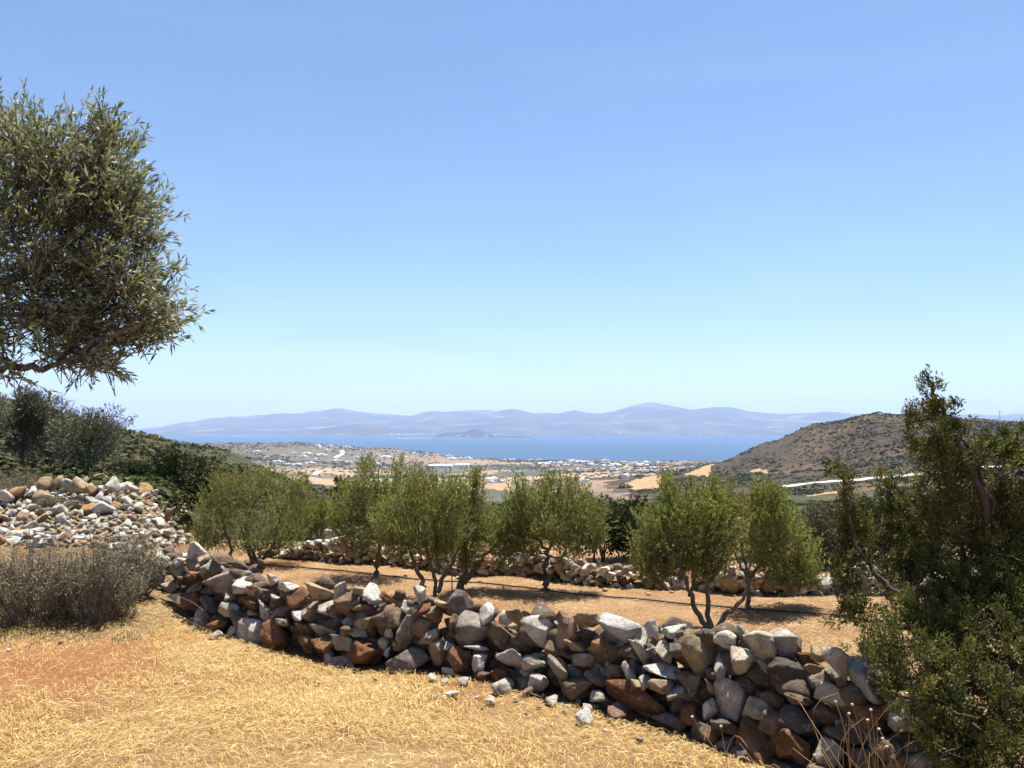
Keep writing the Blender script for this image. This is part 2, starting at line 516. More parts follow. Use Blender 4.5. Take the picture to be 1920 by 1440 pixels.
def build_land():
    az = np.concatenate([np.linspace(-180, -50, 46)[:-1], np.linspace(-50, 50, 440), np.linspace(50, 180, 46)[1:]])
    az = R(1) * az
    rr = np.geomspace(0.7, 4600, 400)
    A, RR = np.meshgrid(az, rr)
    X = RR * np.sin(A); Y = RR * np.cos(A)
    Z = ground_z(X, Y)
    V = np.stack([X, Y, Z], -1).reshape(-1, 3)
    nr, na = X.shape
    i, j = np.meshgrid(np.arange(nr - 1), np.arange(na - 1), indexing='ij')
    q = (i * na + j)
    Fq = np.stack([q, q + 1, q + na + 1, q + na], -1).reshape(-1, 4)[:, ::-1]
    cen = V[Fq].mean(1)
    r = np.hypot(cen[:, 0], cen[:, 1])
    pxc, pyc = project(cen)
    front = cen[:, 1] > 1
    d, s = poly_dist(cen[:, 0], cen[:, 1], WALL_EXT)
    xb = -3.65 - (cen[:, 1] - 8.6) * 0.43
    zone = np.zeros(len(cen), int)
    bank = (cen[:, 1] > 7.6) & (((s > 0) & (cen[:, 0] < xb + 0.5)) | ((s <= 0) & (cen[:, 0] < -3.6)) | (cen[:, 0] < -7))
    zone[(s > 0) & (cen[:, 1] > 0.5)] = 1
    zone[bank] = 2
    zone[r > 23] = 3
    zone[(r > 330) & (r < 1250) & (pxc > 1120 + 160 * (fbm(cen[:, 0] * .006, cen[:, 1] * .006, 91, 3) - .5) * 2) & front] = 4
    zone[(r > 330) & (zone != 4)] = 5
    px, py = project(V)
    rv = np.hypot(V[:, 0], V[:, 1])
    tint = np.zeros(len(V))
    fm = np.zeros(len(V), bool)
    for k, p in enumerate(FIELDS):
        fm |= in_poly(px, py, p) & (rv > 250) & (rv < 1300) & (V[:, 1] > 0)
    low = np.interp(px, [300, 640, 760, 960, 1400], [0.95, 0.9, .55, 0.15, .25])
    scr = smooth(1750, 2150, rv) * low + smooth(600, 330, rv) * 0.6
    tint = np.where(rv > 1250, scr, fm.astype(float))
    tint = np.where((px < 960) & (rv <= 1250), scr, tint)
    tint = np.where((px >= 960) & (px < 1300) & (rv <= 1250) & ~fm, np.maximum(scr, 0) * 0 + np.where(px < 1150, .45, 0), tint)
    redm = .75 * smooth(-2.3, -4.2, V[:, 0] + (fbm(V[:, 0] * 1.3, V[:, 1] * 1.3, 77, 4) - .5) * 3.2) * smooth(4.4, 6.0, V[:, 1]) * smooth(8.4, 7.2, V[:, 1])
    tint = np.where(rv < 14, redm, tint)
    names = ['yard_ground', 'terrace_ground', 'stony_bank', 'hillside', 'hill', 'coastal_plain']
    mats = [mat_yard(), mat_terrace(), mat_bank(), mat_hillside(), mat_hill(), mat_plain()]
    for k, nm in enumerate(names):
        fk = Fq[zone == k]
        u, inv = np.unique(fk, return_inverse=True)
        me = mesh_np(nm, V[u], inv.reshape(-1, 4), mats[k], True, tint[u])
        obj(nm, me, kind='structure')
build_land()

# ------------------------------------------------------------------ sea, far island
def mat_sea():
    m, nt, out = mat_new('sea_water')
    pos = geo_pos(nt)
    mp = nt.nodes.new('ShaderNodeMapping'); mp.inputs['Scale'].default_value = (1 / 900, 1 / 260, 1)
    nt.links.new(pos, mp.inputs['Vector'])
    n = noise_tex(nt, 1.0, 4, 0.6, mp.outputs[0])
    c = ramp(nt, n.outputs['Fac'], [(0.3, (.007, .036, .078)), (0.7, (.012, .050, .10))]).outputs[0]
    w = noise_tex(nt, 0.12, 6, 0.7, pos)
    principled(nt, out, c, 0.4, 0.12, w.outputs['Fac'], 0.9, 0.7)
    return m
ang = np.linspace(0, 2 * math.pi, 97)[:-1]
ring_r = [60, 900, 2400, 5000, 12000, 24000]
SV = np.concatenate([np.stack([r * np.sin(ang), r * np.cos(ang), np.full(96, -130.0)], -1) for r in ring_r])
SF = np.array([[a * 96 + b, (a + 1) * 96 + b, (a + 1) * 96 + (b + 1) % 96, a * 96 + (b + 1) % 96] for a in range(5) for b in range(96)])
# only the water out at the coast is needed: the inner rings lie under the land
obj('sea', mesh_np('sea', SV, SF[96:], mat_sea()), kind='structure')

def mat_mountain(name, a, b, c3):
    m, nt, out = mat_new(name)
    pos = geo_pos(nt)
    n = noise_tex(nt, 0.0016, 8, 0.68, pos)
    c = ramp(nt, n.outputs['Fac'], [(0.35, a), (0.55, b), (0.72, c3)]).outputs[0]
    principled(nt, out, c, 0.95, 0.05)
    return m

def ridge_land(name, prof, r_coast, r_crest, r_back, nx, nr, seed, mat, amp, warp=0.0):
    px = np.linspace(prof[0][0], prof[-1][0], nx)
    py = np.interp(px, [p[0] for p in prof], [p[1] for p in prof])
    jag = (fbm(px * .03, px * 0, seed, 5) - .5) * amp
    sl = slope_of(py + jag)
    t = np.linspace(0, 1, nr)
    rr = np.where(t < .7, r_coast + (r_crest - r_coast) * (t / .7), r_crest + (r_back - r_crest) * ((t - .7) / .3))
    P, T = np.meshgrid(px, t); RRm = np.meshgrid(px, rr)[1]
    X = (P - 960) / F * RRm; Y = RRm
    crest = EYE + sl * r_crest + 130.0         # height over the sea
    up = np.clip(T / .7, 0, 1)
    rel = up ** 1.25
    down = np.clip((T - .7) / .3, 0, 1)
    H = crest[None, :] * (rel * (1 - down ** 2))
    nz = fbm(X / 1500, Y / 1500, seed + 5, 6)
    rid = 1 - np.abs(2 * fbm(X / 900, Y / 1700, seed + 9, 5) - 1)
    lump = (nz - .5) * 0.9 + (rid - .7) * 0.9
    H = H * (1 + lump * np.sin(up * math.pi) * 0.85 * (1 - down))
    H = np.where(T > 0, H, -6) - 1.5
    Z = -130 + H
    V = np.stack([X, Y, Z], -1).reshape(-1, 3)
    i, j = np.meshgrid(np.arange(nr - 1), np.arange(nx - 1), indexing='ij')
    q = i * nx + j
    Fq = np.stack([q, q + 1, q + nx + 1, q + nx], -1).reshape(-1, 4)
    return obj(name, mesh_np(name, V, Fq, mat, True), kind='structure')

FAR = [(-60, 830), (120, 822), (200, 812), (265, 804), (330, 795), (400, 782), (470, 778), (540, 775), (600, 770), (625, 766), (640, 764), (680, 772), (740, 779), (770, 779), (800, 772), (850, 770), (900, 771), (945, 767), (990, 772), (1040, 776), (1080, 771), (1120, 775), (1150, 770), (1190, 758), (1215, 754), (1250, 760), (1300, 766), (1340, 763), (1380, 765), (1420, 772), (1480, 775), (1560, 774), (1600, 776), (1750, 777), (1920, 777), (2300, 780), (2600, 800)]
M_MT = mat_mountain('island_mountain', (.028, .032, .026), (.06, .06, .046), (.24, .21, .17))
ridge_land('island_mountains', FAR, 9400, 14500, 18500, 460, 52, 31, M_MT, 7.0)
MID = [(520, 818), (560, 813), (600, 806), (640, 798), (680, 793), (705, 796), (740, 803), (800, 809), (860, 812), (940, 816), (1000, 817)]
ridge_land('island_foothills', MID, 9300, 10600, 12500, 160, 30, 57, mat_mountain('island_foothill', (.03, .03, .02), (.05, .045, .03), (.12, .10, .075)), 3.0)
ISL = [(808, 822), (818, 817), (832, 812), (850, 811), (866, 809), (880, 806), (890, 803.5), (902, 807), (916, 812), (930, 816), (950, 818), (1000, 819), (1060, 820), (1090, 822)]
ridge_land('island_headland', ISL, 8250, 8700, 9500, 120, 24, 77, mat_mountain('headland', (.012, .012, .008), (.025, .022, .015), (.06, .05, .035)), 2.0)

# ------------------------------------------------------------------ stones
def rock_proto(seed, sub=3, planes=8, rough=.042, hard=60):
    """angular block: a polyhedron of blocky and random cut planes, its edges slightly worn."""
    r = np.random.default_rng(seed)
    bm = bmesh.new()
    bmesh.ops.create_icosphere(bm, subdivisions=sub, radius=1.0)
    V = unit(np.array([v.co[:] for v in bm.verts]))
    ax = np.concatenate([np.eye(3), -np.eye(3)])
    nn = np.concatenate([unit(ax + r.normal(size=ax.shape) * .5), unit(r.normal(size=(planes, 3)))])
    off = np.concatenate([r.uniform(.62, .95, 6), r.uniform(.62, 1.0, planes)])
    dn = np.maximum(V @ nn.T, .04)
    rad = (((dn / off[None, :]) ** hard).sum(1)) ** (-1.0 / hard)
    V = V * rad[:, None]
    V = (V - (V.max(0) + V.min(0)) / 2) / ((V.max(0) - V.min(0)) / 2)
    o = r.uniform(0, 50, 3)
    for k in range(len(V)):
        s = 1 + rough * 1.8 * mnoise.noise(Vector(V[k] * 1.5 + o)) + rough * mnoise.noise(Vector(V[k] * 4.5 + o)) + rough * .8 * mnoise.noise(Vector(V[k] * 9 + o)) - rough * 1.2 * max(0, .35 - abs(mnoise.noise(Vector(V[k] * 2.6 - o)) * 3))
        V[k] *= s
    for v, c in zip(bm.verts, V):
        v.co = c
    me = bpy.data.meshes.new('stone')
    bm.to_mesh(me); bm.free()
    me.polygons.foreach_set('use_smooth', np.ones(len(me.polygons), bool))
    me.materials.append(M_ROCK)
    return me
ROCKS = [rock_proto(100 + k, 4, 3 + k % 8) for k in range(44)]
ROCKS_MD = [rock_proto(300 + k, 3, 4 + k % 6, rough=.06) for k in range(24)]
ROCKS_LO = [rock_proto(300 + k, 2, 4 + k % 6, rough=.06) for k in range(12)]

def tone_color(t, r):
    c = np.array(TONES[t]) * r.uniform(.82, 1.15)
    c = c * (1 + r.uniform(-.05, .05, 3))
    return (float(c[0]), float(c[1]), float(c[2]), 1.0)

def stone_matrix(p, tang, inward, w, d, h, ang, r, tilt=8):
    """box frame: local x along the wall, y into it, z up; then the in-face angle and a small tumble."""
    up = Vector((0, 0, 1))
    t = Vector(tang).normalized(); n = Vector(inward).normalized()
    B = Matrix((t, n, up)).transposed().to_4x4()
    a = Matrix.Rotation(-R(ang), 4, 'Y')
    tm = Matrix.Rotation(R(r.uniform(-tilt * 3.4, tilt * .6)), 4, 'X') @ Matrix.Rotation(R(r.uniform(-tilt, tilt)), 4, 'Z')
    flip = random.choice([Matrix.Identity(4), Matrix.Rotation(math.pi, 4, 'X'), Matrix.Rotation(math.pi, 4, 'Y'), Matrix.Rotation(math.pi, 4, 'Z')])
    S = Matrix.Diagonal((w / 2, d / 2, h / 2, 1))
    return Matrix.Translation(p) @ B @ a @ tm @ S @ flip

def add_stone(root, M, tone, r, protos, name='stone', **kw):
    o = bpy.data.objects.new(name, protos[r.integers(len(protos))])
    if root is not None:
        M = Matrix.Translation(-Vector(root.location)) @ M
    o.matrix_basis = M
    o.color = tone_color(tone, r)
    put(o, parent=root, **kw)
    return o

def joined_rocks(name, mats, r, root, mat=None):
    """stones past the limit, or inside the wall, as one piece of real geometry."""
    Vs, Fs, n = [], [], 0
    cache = []
    for me in ROCKS_LO:
        v = np.empty(len(me.vertices) * 3, np.float32); me.vertices.foreach_get('co', v)
        f = np.empty(len(me.polygons) * 3, np.int32); me.polygons.foreach_get('vertices', f)
        cache.append((v.reshape(-1, 3), f.reshape(-1, 3)))
    L = Matrix.Translation(-Vector(root.location)) if root is not None else Matrix.Identity(4)
    for M in mats:
        v, f = cache[r.integers(len(cache))]
        A = np.array(L @ M)
        Vs.append(v @ A[:3, :3].T + A[:3, 3]); Fs.append(f + n); n += len(v)
    o = bpy.data.objects.new(name, mesh_np(name, np.concatenate(Vs), np.concatenate(Fs), mat or M_ROCK, True))
    o.color = (.22, .165, .12, 1)  # darker brown on the wall cores: shade of the gaps put into the colour
    put(o, parent=root, kind='stuff')
    return o

class Path:
    def __init__(self, P):
        self.P = np.array(P, float)
        self.s = np.concatenate([[0], np.cumsum(np.hypot(*np.diff(self.P, axis=0).T))])
        self.L = self.s[-1]
    def at(self, s):
        s = min(max(s, 0), self.L - 1e-6)
        k = min(np.searchsorted(self.s, s, side='right') - 1, len(self.P) - 2)
        f = (s - self.s[k]) / (self.s[k + 1] - self.s[k])
        p = self.P[k] * (1 - f) + self.P[k + 1] * f
        t = (self.P[k + 1] - self.P[k]) / (self.s[k + 1] - self.s[k])
        return p, t, np.array([-t[1], t[0]])      # point, tangent, left normal
    def cast(self, px, py):
        """where the ray of a pixel meets the vertical sheet over the path."""
        d = ray(px, py); best = None
        for k in range(len(self.P) - 1):
            a, b = self.P[k], self.P[k + 1]
            e = b - a
            den = d.x * (-e[1]) + d.y * e[0]
            if abs(den) < 1e-9: continue
            t = (a[0] * (-e[1]) + a[1] * e[0]) / den
            q = np.array([d.x * t, d.y * t])
            u = (q - a) @ e / (e @ e)
            if -1e-3 <= u <= 1.001 and t > 0 and (best is None or t < best[0]):
                best = (t, self.s[k] + u * (self.s[k + 1] - self.s[k]), EYE + d.z * t)
        return best

def pack(path, s0, s1, base, top, wlo, whi, r, hfac=(.45, .8), step=.02):
    """stones dropped one after the other on the lowest place of the growing wall."""
    n = int((s1 - s0) / step) + 1
    ss = s0 + np.arange(n) * step
    kn = np.linspace(s0, s1, max(8, int((s1 - s0) / .12)))
    sky_ = np.interp(ss, kn, [base(s) for s in kn]); tgt = np.array([top(s) for s in ss])
    out = []
    for _ in range(4000):
        rem = tgt - sky_
        ok = rem > 0.02
        if not ok.any(): break
        i = int(np.argmin(np.where(ok, sky_ - np.array(tgt) * 0, 1e9) + r.uniform(0, .06, n)))
        w = r.uniform(wlo, whi); h = w * r.uniform(*hfac)
        a = max(0, i - int(w * r.uniform(.2, .8) / step)); b = min(n, a + max(2, int(w / step)))
        bz = 0.6 * sky_[a:b].max() + 0.4 * sky_[a:b].mean()
        out.append((ss[a] + w / 2, bz + h / 2, w, h))
        sky_[a:b] = bz + h * .86
    return out

# ------------------------------------------------------------------ near wall
HERO = '''402,1066,56,36,20,g 432,1088,76,62,35,g 466,1097,62,36,5,p 509,1087,28,20,0,p 476,1111,44,16,-3,t 474,1128,56,32,0,r 430,1123,22,20,0,g 430,1145,44,30,-5,p
363,1103,32,18,30,p 333,1119,24,26,60,w 333,1067,24,28,0,w 303,1065,16,16,0,w 307,1089,30,28,0,b 363,1062,32,18,0,t 365,1075,42,20,0,r 359,1127,36,38,0,b
335,1150,38,44,0,r 398,1135,38,32,0,d 377,1164,22,42,5,g 418,1170,54,28,20,r 450,1164,34,34,0,b 438,1188,30,28,0,g 476,1188,52,56,0,p 521,1196,50,48,-40,r
501,1149,30,32,0,p 474,1151,26,12,0,t 533,1141,52,46,50,b 517,1123,14,12,0,w 561,1153,24,24,0,w 561,1121,34,42,0,r 543,1103,38,20,0,p 589,1141,58,42,70,t
616,1141,32,32,0,p 604,1109,54,32,0,t 531,1166,40,16,0,g 567,1178,32,26,0,b 604,1182,66,30,0,p 608,1210,50,32,0,r 572,1206,34,34,0,r 371,1040,64,30,15,w
414,1048,44,26,0,b 388,1050,38,28,0,t 345,1054,52,22,10,p 637,1113,42,18,75,p 653,1129,48,38,20,b 679,1145,46,28,20,b 697,1117,44,36,-50,w 723,1119,24,20,0,r
675,1108,30,16,10,t 685,1167,36,28,0,t 655,1165,24,16,0,p 675,1187,34,26,0,g 651,1185,28,22,0,b 734,1163,54,42,20,b 723,1143,38,26,0,b 760,1143,34,24,-60,g
786,1119,30,40,0,p 792,1143,36,22,30,r 812,1149,42,38,45,b 828,1133,34,12,-3,t 863,1135,46,56,0,d 764,1187,60,58,35,g 794,1175,44,38,0,b 806,1199,46,26,45,g
891,1177,70,64,20,g 913,1149,38,38,0,p 849,1171,18,42,5,b 948,1159,30,26,0,w 942,1193,40,46,0,b 970,1160,28,56,-5,t 853,1214,34,18,0,w 891,1214,40,18,0,p
820,1220,34,52,0,t 861,1240,50,44,-10,r 899,1242,24,36,0,w 679,1226,84,62,8,r 770,1240,82,50,18,d 727,1224,20,24,0,w 719,1206,18,20,0,p 746,1212,22,20,0,b
645,1206,40,32,10,g 843,1260,26,16,0,g 966,1240,46,40,20,p 938,1268,32,34,0,r 731,1189,16,20,0,p 1011,1178,44,66,-5,w 1066,1189,62,50,30,t 1080,1211,34,26,0,t
1106,1162,50,28,10,t 1060,1163,34,28,-30,b 1123,1211,44,38,0,o 1168,1174,84,76,-45,p 1220,1178,38,36,0,p 1259,1178,48,28,-5,w 1276,1191,34,24,0,t 1198,1225,50,46,45,g
1243,1219,36,42,0,g 1271,1219,30,30,0,d 1241,1254,66,26,-5,p 1179,1260,38,20,-55,p 1002,1249,40,28,0,p 1045,1256,48,42,-40,g 1095,1238,42,24,0,g 1123,1266,48,42,0,d
1153,1260,34,30,0,b 1082,1292,62,44,10,b 1125,1309,34,28,0,g 1192,1316,112,52,-28,r 1241,1284,42,30,0,t 1211,1279,24,28,0,p 1269,1303,34,46,5,p 1011,1281,34,32,0,p
1192,1281,30,22,0,t 1297,1279,44,38,-45,b 1313,1229,60,96,-5,t 1361,1199,44,36,0,w 1357,1249,32,76,-4,p 1387,1240,46,60,-15,g 1422,1207,62,52,20,p 1449,1227,118,38,55,p
1486,1267,92,72,-12,d 1532,1223,34,20,-55,t 1529,1254,32,28,0,b 1567,1240,52,62,-12,p 1628,1272,118,54,-42,p 1582,1278,16,28,0,t 1562,1304,70,30,5,p 1372,1313,60,72,-20,g
1416,1332,68,48,48,g 1330,1328,26,40,25,w 1335,1289,18,24,0,t 1368,1367,48,48,0,d 1503,1354,74,52,-15,d 1451,1359,44,44,0,b 1422,1394,80,68,-30,r 1490,1394,68,40,-25,r
1558,1413,46,54,0,g 1584,1372,62,38,0,b 1302,1280,40,34,-40,b 1324,1376,52,38,0,b 1297,1337,42,46,0,r 1630,1339,58,36,0,r 1472,1398,46,48,0,r 1499,1313,46,20,0,b
1663,1402,58,46,0,b 1690,1350,60,50,10,g 1385,1410,50,34,0,d 1620,1425,56,40,0,b 1540,1450,70,40,0,b 1460,1445,60,36,0,d 988,1282,30,28,0,d 1035,1216,30,26,0,b
262,1072,26,18,0,g 285,1080,24,18,10,b 240,1060,26,16,0,p 262,1096,30,24,0,b 290,1108,28,26,0,r 318,1100,22,20,0,g 225,1070,26,18,0,t 300,1130,26,24,0,d 280,1050,24,12,0,p 310,1048,26,12,8,w 1060,1326,34,20,0,g 1255,1350,56,30,-15,d 905,1266,30,22,0,b 640,1240,30,22,0,g'''
def build_near_wall():
    r = np.random.default_rng(21)
    path = Path(WALL)
    p0 = WALL[6]
    root = empty('dry_stone_wall', (p0[0], p0[1], gz(p0[0], p0[1])), label='low dry stone wall of rough grey and rust boulders between straw yard and olive terrace', cat='wall')
    n_st = 0
    for tok in HERO.split():
        a = tok.split(',')
        px, py, w, h, an = map(float, a[:5])
        c = path.cast(px, py)
        if c is None: continue
        D, s, z = c
        p, t, nrm = path.at(s)
        k = D / F * 1.02
        W, H = w * k, h * k
        # the wall runs slantwise to the view: undo the foreshortening of stones seen along it
        vdir = np.array(p) / np.linalg.norm(p)
        fs = abs(vdir @ nrm)
        W = W / max(fs, .72) ** .6
        dep = min(max((W + H) / 2 * r.uniform(.8, 1.2), .12), .36)
        rd = ray(px, py)
        set_back = dep * .42 + .32 * max(z - gz(p[0], p[1]), 0) + r.uniform(-.03, .03)      # the face leans back
        q = Vector((0, 0, EYE)) + rd * (D + set_back / max(rd.x * nrm[0] + rd.y * nrm[1], .5))
        z = q.z
        M = stone_matrix(Vector((q[0], q[1], z)), (t[0], t[1], 0), (nrm[0], nrm[1], 0), W, dep, H, an, r, 13.5)
        tone = a[5]
        if tone == 'g' and r.random() < .5: tone = 'p'
        elif tone == 'p' and r.random() < .4: tone = 'w'
        add_stone(root, M, tone, r, ROCKS)
        n_st += 1
    tp = np.array([(205, 1046), (262, 1058), (330, 1062), (390, 1062), (440, 1085), (500, 1105), (600, 1122), (700, 1135), (750, 1152), (800, 1146), (900, 1160), (960, 1172), (1060, 1185), (1150, 1205), (1250, 1196), (1330, 1215), (1420, 1238), (1500, 1268), (1560, 1250), (1640, 1290), (1760, 1340)], float)
    top_s, top_z = [], []
    for px, py in tp:
        c = path.cast(px, py)
        if c: top_s.append(c[1]); top_z.append(c[2])
    o = np.argsort(top_s); top_s = np.array(top_s)[o]; top_z = np.array(top_z)[o]
    def base(s):
        p, t, n = path.at(s); return gz(p[0], p[1]) - .04
    def top(s):
        return float(np.interp(s, top_s, top_z)) - .11
    fill = pack(path, 0, path.L, base, top, .09, .18, r, (.55, .85))
    core = []
    budget = 298 - n_st
    r.shuffle(fill)
    fill = sorted(fill, key=lambda f: -f[0])       # nearest end of the wall first
    for k, (s, z, w, h) in enumerate(fill):
        p, t, nrm = path.at(s)
        q = p + nrm * (.22 + .30 * max(z - gz(p[0], p[1]), 0) + r.uniform(-.05, .05))
        M = stone_matrix(Vector((q[0], q[1], z)), (t[0], t[1], 0), (nrm[0], nrm[1], 0), w * 1.05, .17, h * 1.05, r.uniform(-35, 35), r, 20)
        if k < budget:
            add_stone(root, M, 'bgrdtgpp'[r.integers(8)], r, ROCKS)
        else:
            core.append(M)
    for layer, off, drop in ((0, .30, .13), (1, .42, .17), (2, .54, .32)):
        def b2(s, off=off):
            p, t, n = path.at(s); q = p + n * off; return gz(q[0], q[1]) - .1
        for (s, z, w, h) in pack(path, 0, path.L, b2, lambda s: top(s) - drop, .12, .22, r, (.55, .8)):
            p, t, nrm = path.at(s)
            q = p + nrm * (off + r.uniform(-.03, .03))
            core.append(stone_matrix(Vector((q[0], q[1], z)), (t[0], t[1], 0), (nrm[0], nrm[1], 0), w * 1.1, .24, h * 1.1, r.uniform(-20, 20), r, 12))
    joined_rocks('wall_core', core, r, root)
build_near_wall()

# ------------------------------------------------------------------ far wall of the terrace
def build_far_wall():
    r = np.random.default_rng(33)
    bp = [(478, 1046), (520, 1046), (560, 1050), (640, 1058), (700, 1062), (800, 1070), (880, 1082), (960, 1080), (1050, 1092), (1150, 1102), (1240, 1107), (1290, 1104), (1370, 1114), (1480, 1121), (1560, 1117), (1650, 1116), (1760, 1118), (1900, 1122), (2050, 1128)]
    P = []
    for px, py in bp:
        q = on_z(px, py, TERRACE); P.append((q.x, q.y))
    path = Path(P)
    root = empty('dry_stone_wall', (P[8][0], P[8][1], TERRACE), label='long low tumbled stone wall closing the olive terrace behind the trees', cat='wall')
    tp = [(478, 1040), (520, 1038), (565, 1026), (600, 1016), (660, 1014), (690, 1022), (720, 1036), (760, 1034), (850, 1046), (880, 1050), (930, 1056), (960, 1050), (1000, 1050), (1050, 1062), (1100, 1068), (1200, 1080), (1260, 1076), (1290, 1066), (1370, 1072), (1460, 1088), (1560, 1088), (1600, 1076), (1640, 1076), (1760, 1092), (1900, 1100), (2050, 1106)]
    ts, tz = [], []
    for px, py in tp:
        c = path.cast(px, py)
        if c: ts.append(c[1]); tz.append(c[2])
    o = np.argsort(ts); ts = np.array(ts)[o]; tz = np.array(tz)[o]
    front = []
    heroes = [(575, 1022, 34, 12, 0, 'w'), (612, 1028, 26, 16, 8, 'p'), (636, 1018, 16, 10, 0, 'o'), (637, 1030, 28, 16, 0, 't'), (664, 1024, 32, 18, -20, 'w'), (662, 1040, 26, 16, 0, 'b'), (695, 1030, 20, 10, 0, 'p'), (695, 1042, 30, 14, 0, 't'), (738, 1038, 18, 12, 0, 't'),
              (530, 1040, 26, 10, 0, 'p'), (548, 1041, 22, 8, 0, 'g'), (918, 1052, 26, 14, -20, 't'), (940, 1060, 20, 26, 0, 'b'), (968, 1052, 40, 24, 0, 'g'), (967, 1066, 34, 12, 0, 'd'), (987, 1070, 20, 14, 0, 'o'), (1013, 1060, 16, 18, 0, 'p'), (1045, 1064, 24, 20, 30, 't'), (905, 1074, 20, 14, 0, 'p'),
              (1366, 1088, 36, 40, -10, 't'), (1420, 1094, 28, 26, 0, 't'), (1445, 1098, 28, 26, 0, 'b'), (1478, 1098, 34, 22, -12, 't'), (1510, 1098, 30, 26, 0, 'b'), (1548, 1096, 40, 26, 0, 'p'), (1580, 1098, 22, 24, 0, 'g'), (1400, 1086, 24, 24, 0, 'p'), (1350, 1082, 22, 18, 0, 'w'),
              (1598, 1086, 24, 12, 0, 'w'), (1640, 1086, 26, 14, 0, 'w'), (1662, 1096, 28, 20, 0, 'p'), (1690, 1096, 24, 18, 0, 'p'), (1725, 1098, 30, 20, 0, 'g')]
    n = 0
    for px, py, w, h, an, tone in heroes:
        c = path.cast(px, py)
        if not c: continue
        D, s, z = c
        p, t, nrm = path.at(s)
        W, H = w * D / F * 1.15, h * D / F * 1.15
        dep = (W + H) / 2
        q = p + nrm * dep * .4
        add_stone(root, stone_matrix(Vector((q[0], q[1], z)), (t[0], t[1], 0), (nrm[0], nrm[1], 0), W, dep, H, an, r, 6), tone, r, ROCKS_MD)
        n += 1
    core = []
    st = pack(path, 0, path.L, lambda s: TERRACE - .05, lambda s: float(np.interp(s, ts, tz)) - .06, .11, .24, r, (.5, .8))
    st.sort(key=lambda f: -f[2] * f[3])
    for s, z, w, h in st:
        p, t, nrm = path.at(s)
        q = p + nrm * (.14 + r.uniform(-.05, .05))
        M = stone_matrix(Vector((q[0], q[1], z)), (t[0], t[1], 0), (nrm[0], nrm[1], 0), w * 1.12, r.uniform(.2, .3), h * 1.12, r.uniform(-22, 22), r, 14)
        if n < 298:
            add_stone(root, M, 'pwwgpwwppt'[r.integers(10)], r, ROCKS_MD); n += 1
        else:
            core.append(M)
    for s, z, w, h in pack(path, 0, path.L, lambda s: TERRACE - .3, lambda s: float(np.interp(s, ts, tz)) - .14, .16, .28, r, (.5, .7)):
        p, t, nrm = path.at(s); q = p + nrm * .36
        core.append(stone_matrix(Vector((q[0], q[1], z)), (t[0], t[1], 0), (nrm[0], nrm[1], 0), w * 1.1, .3, h * 1.1, r.uniform(-20, 20), r, 12))
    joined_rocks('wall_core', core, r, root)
build_far_wall()

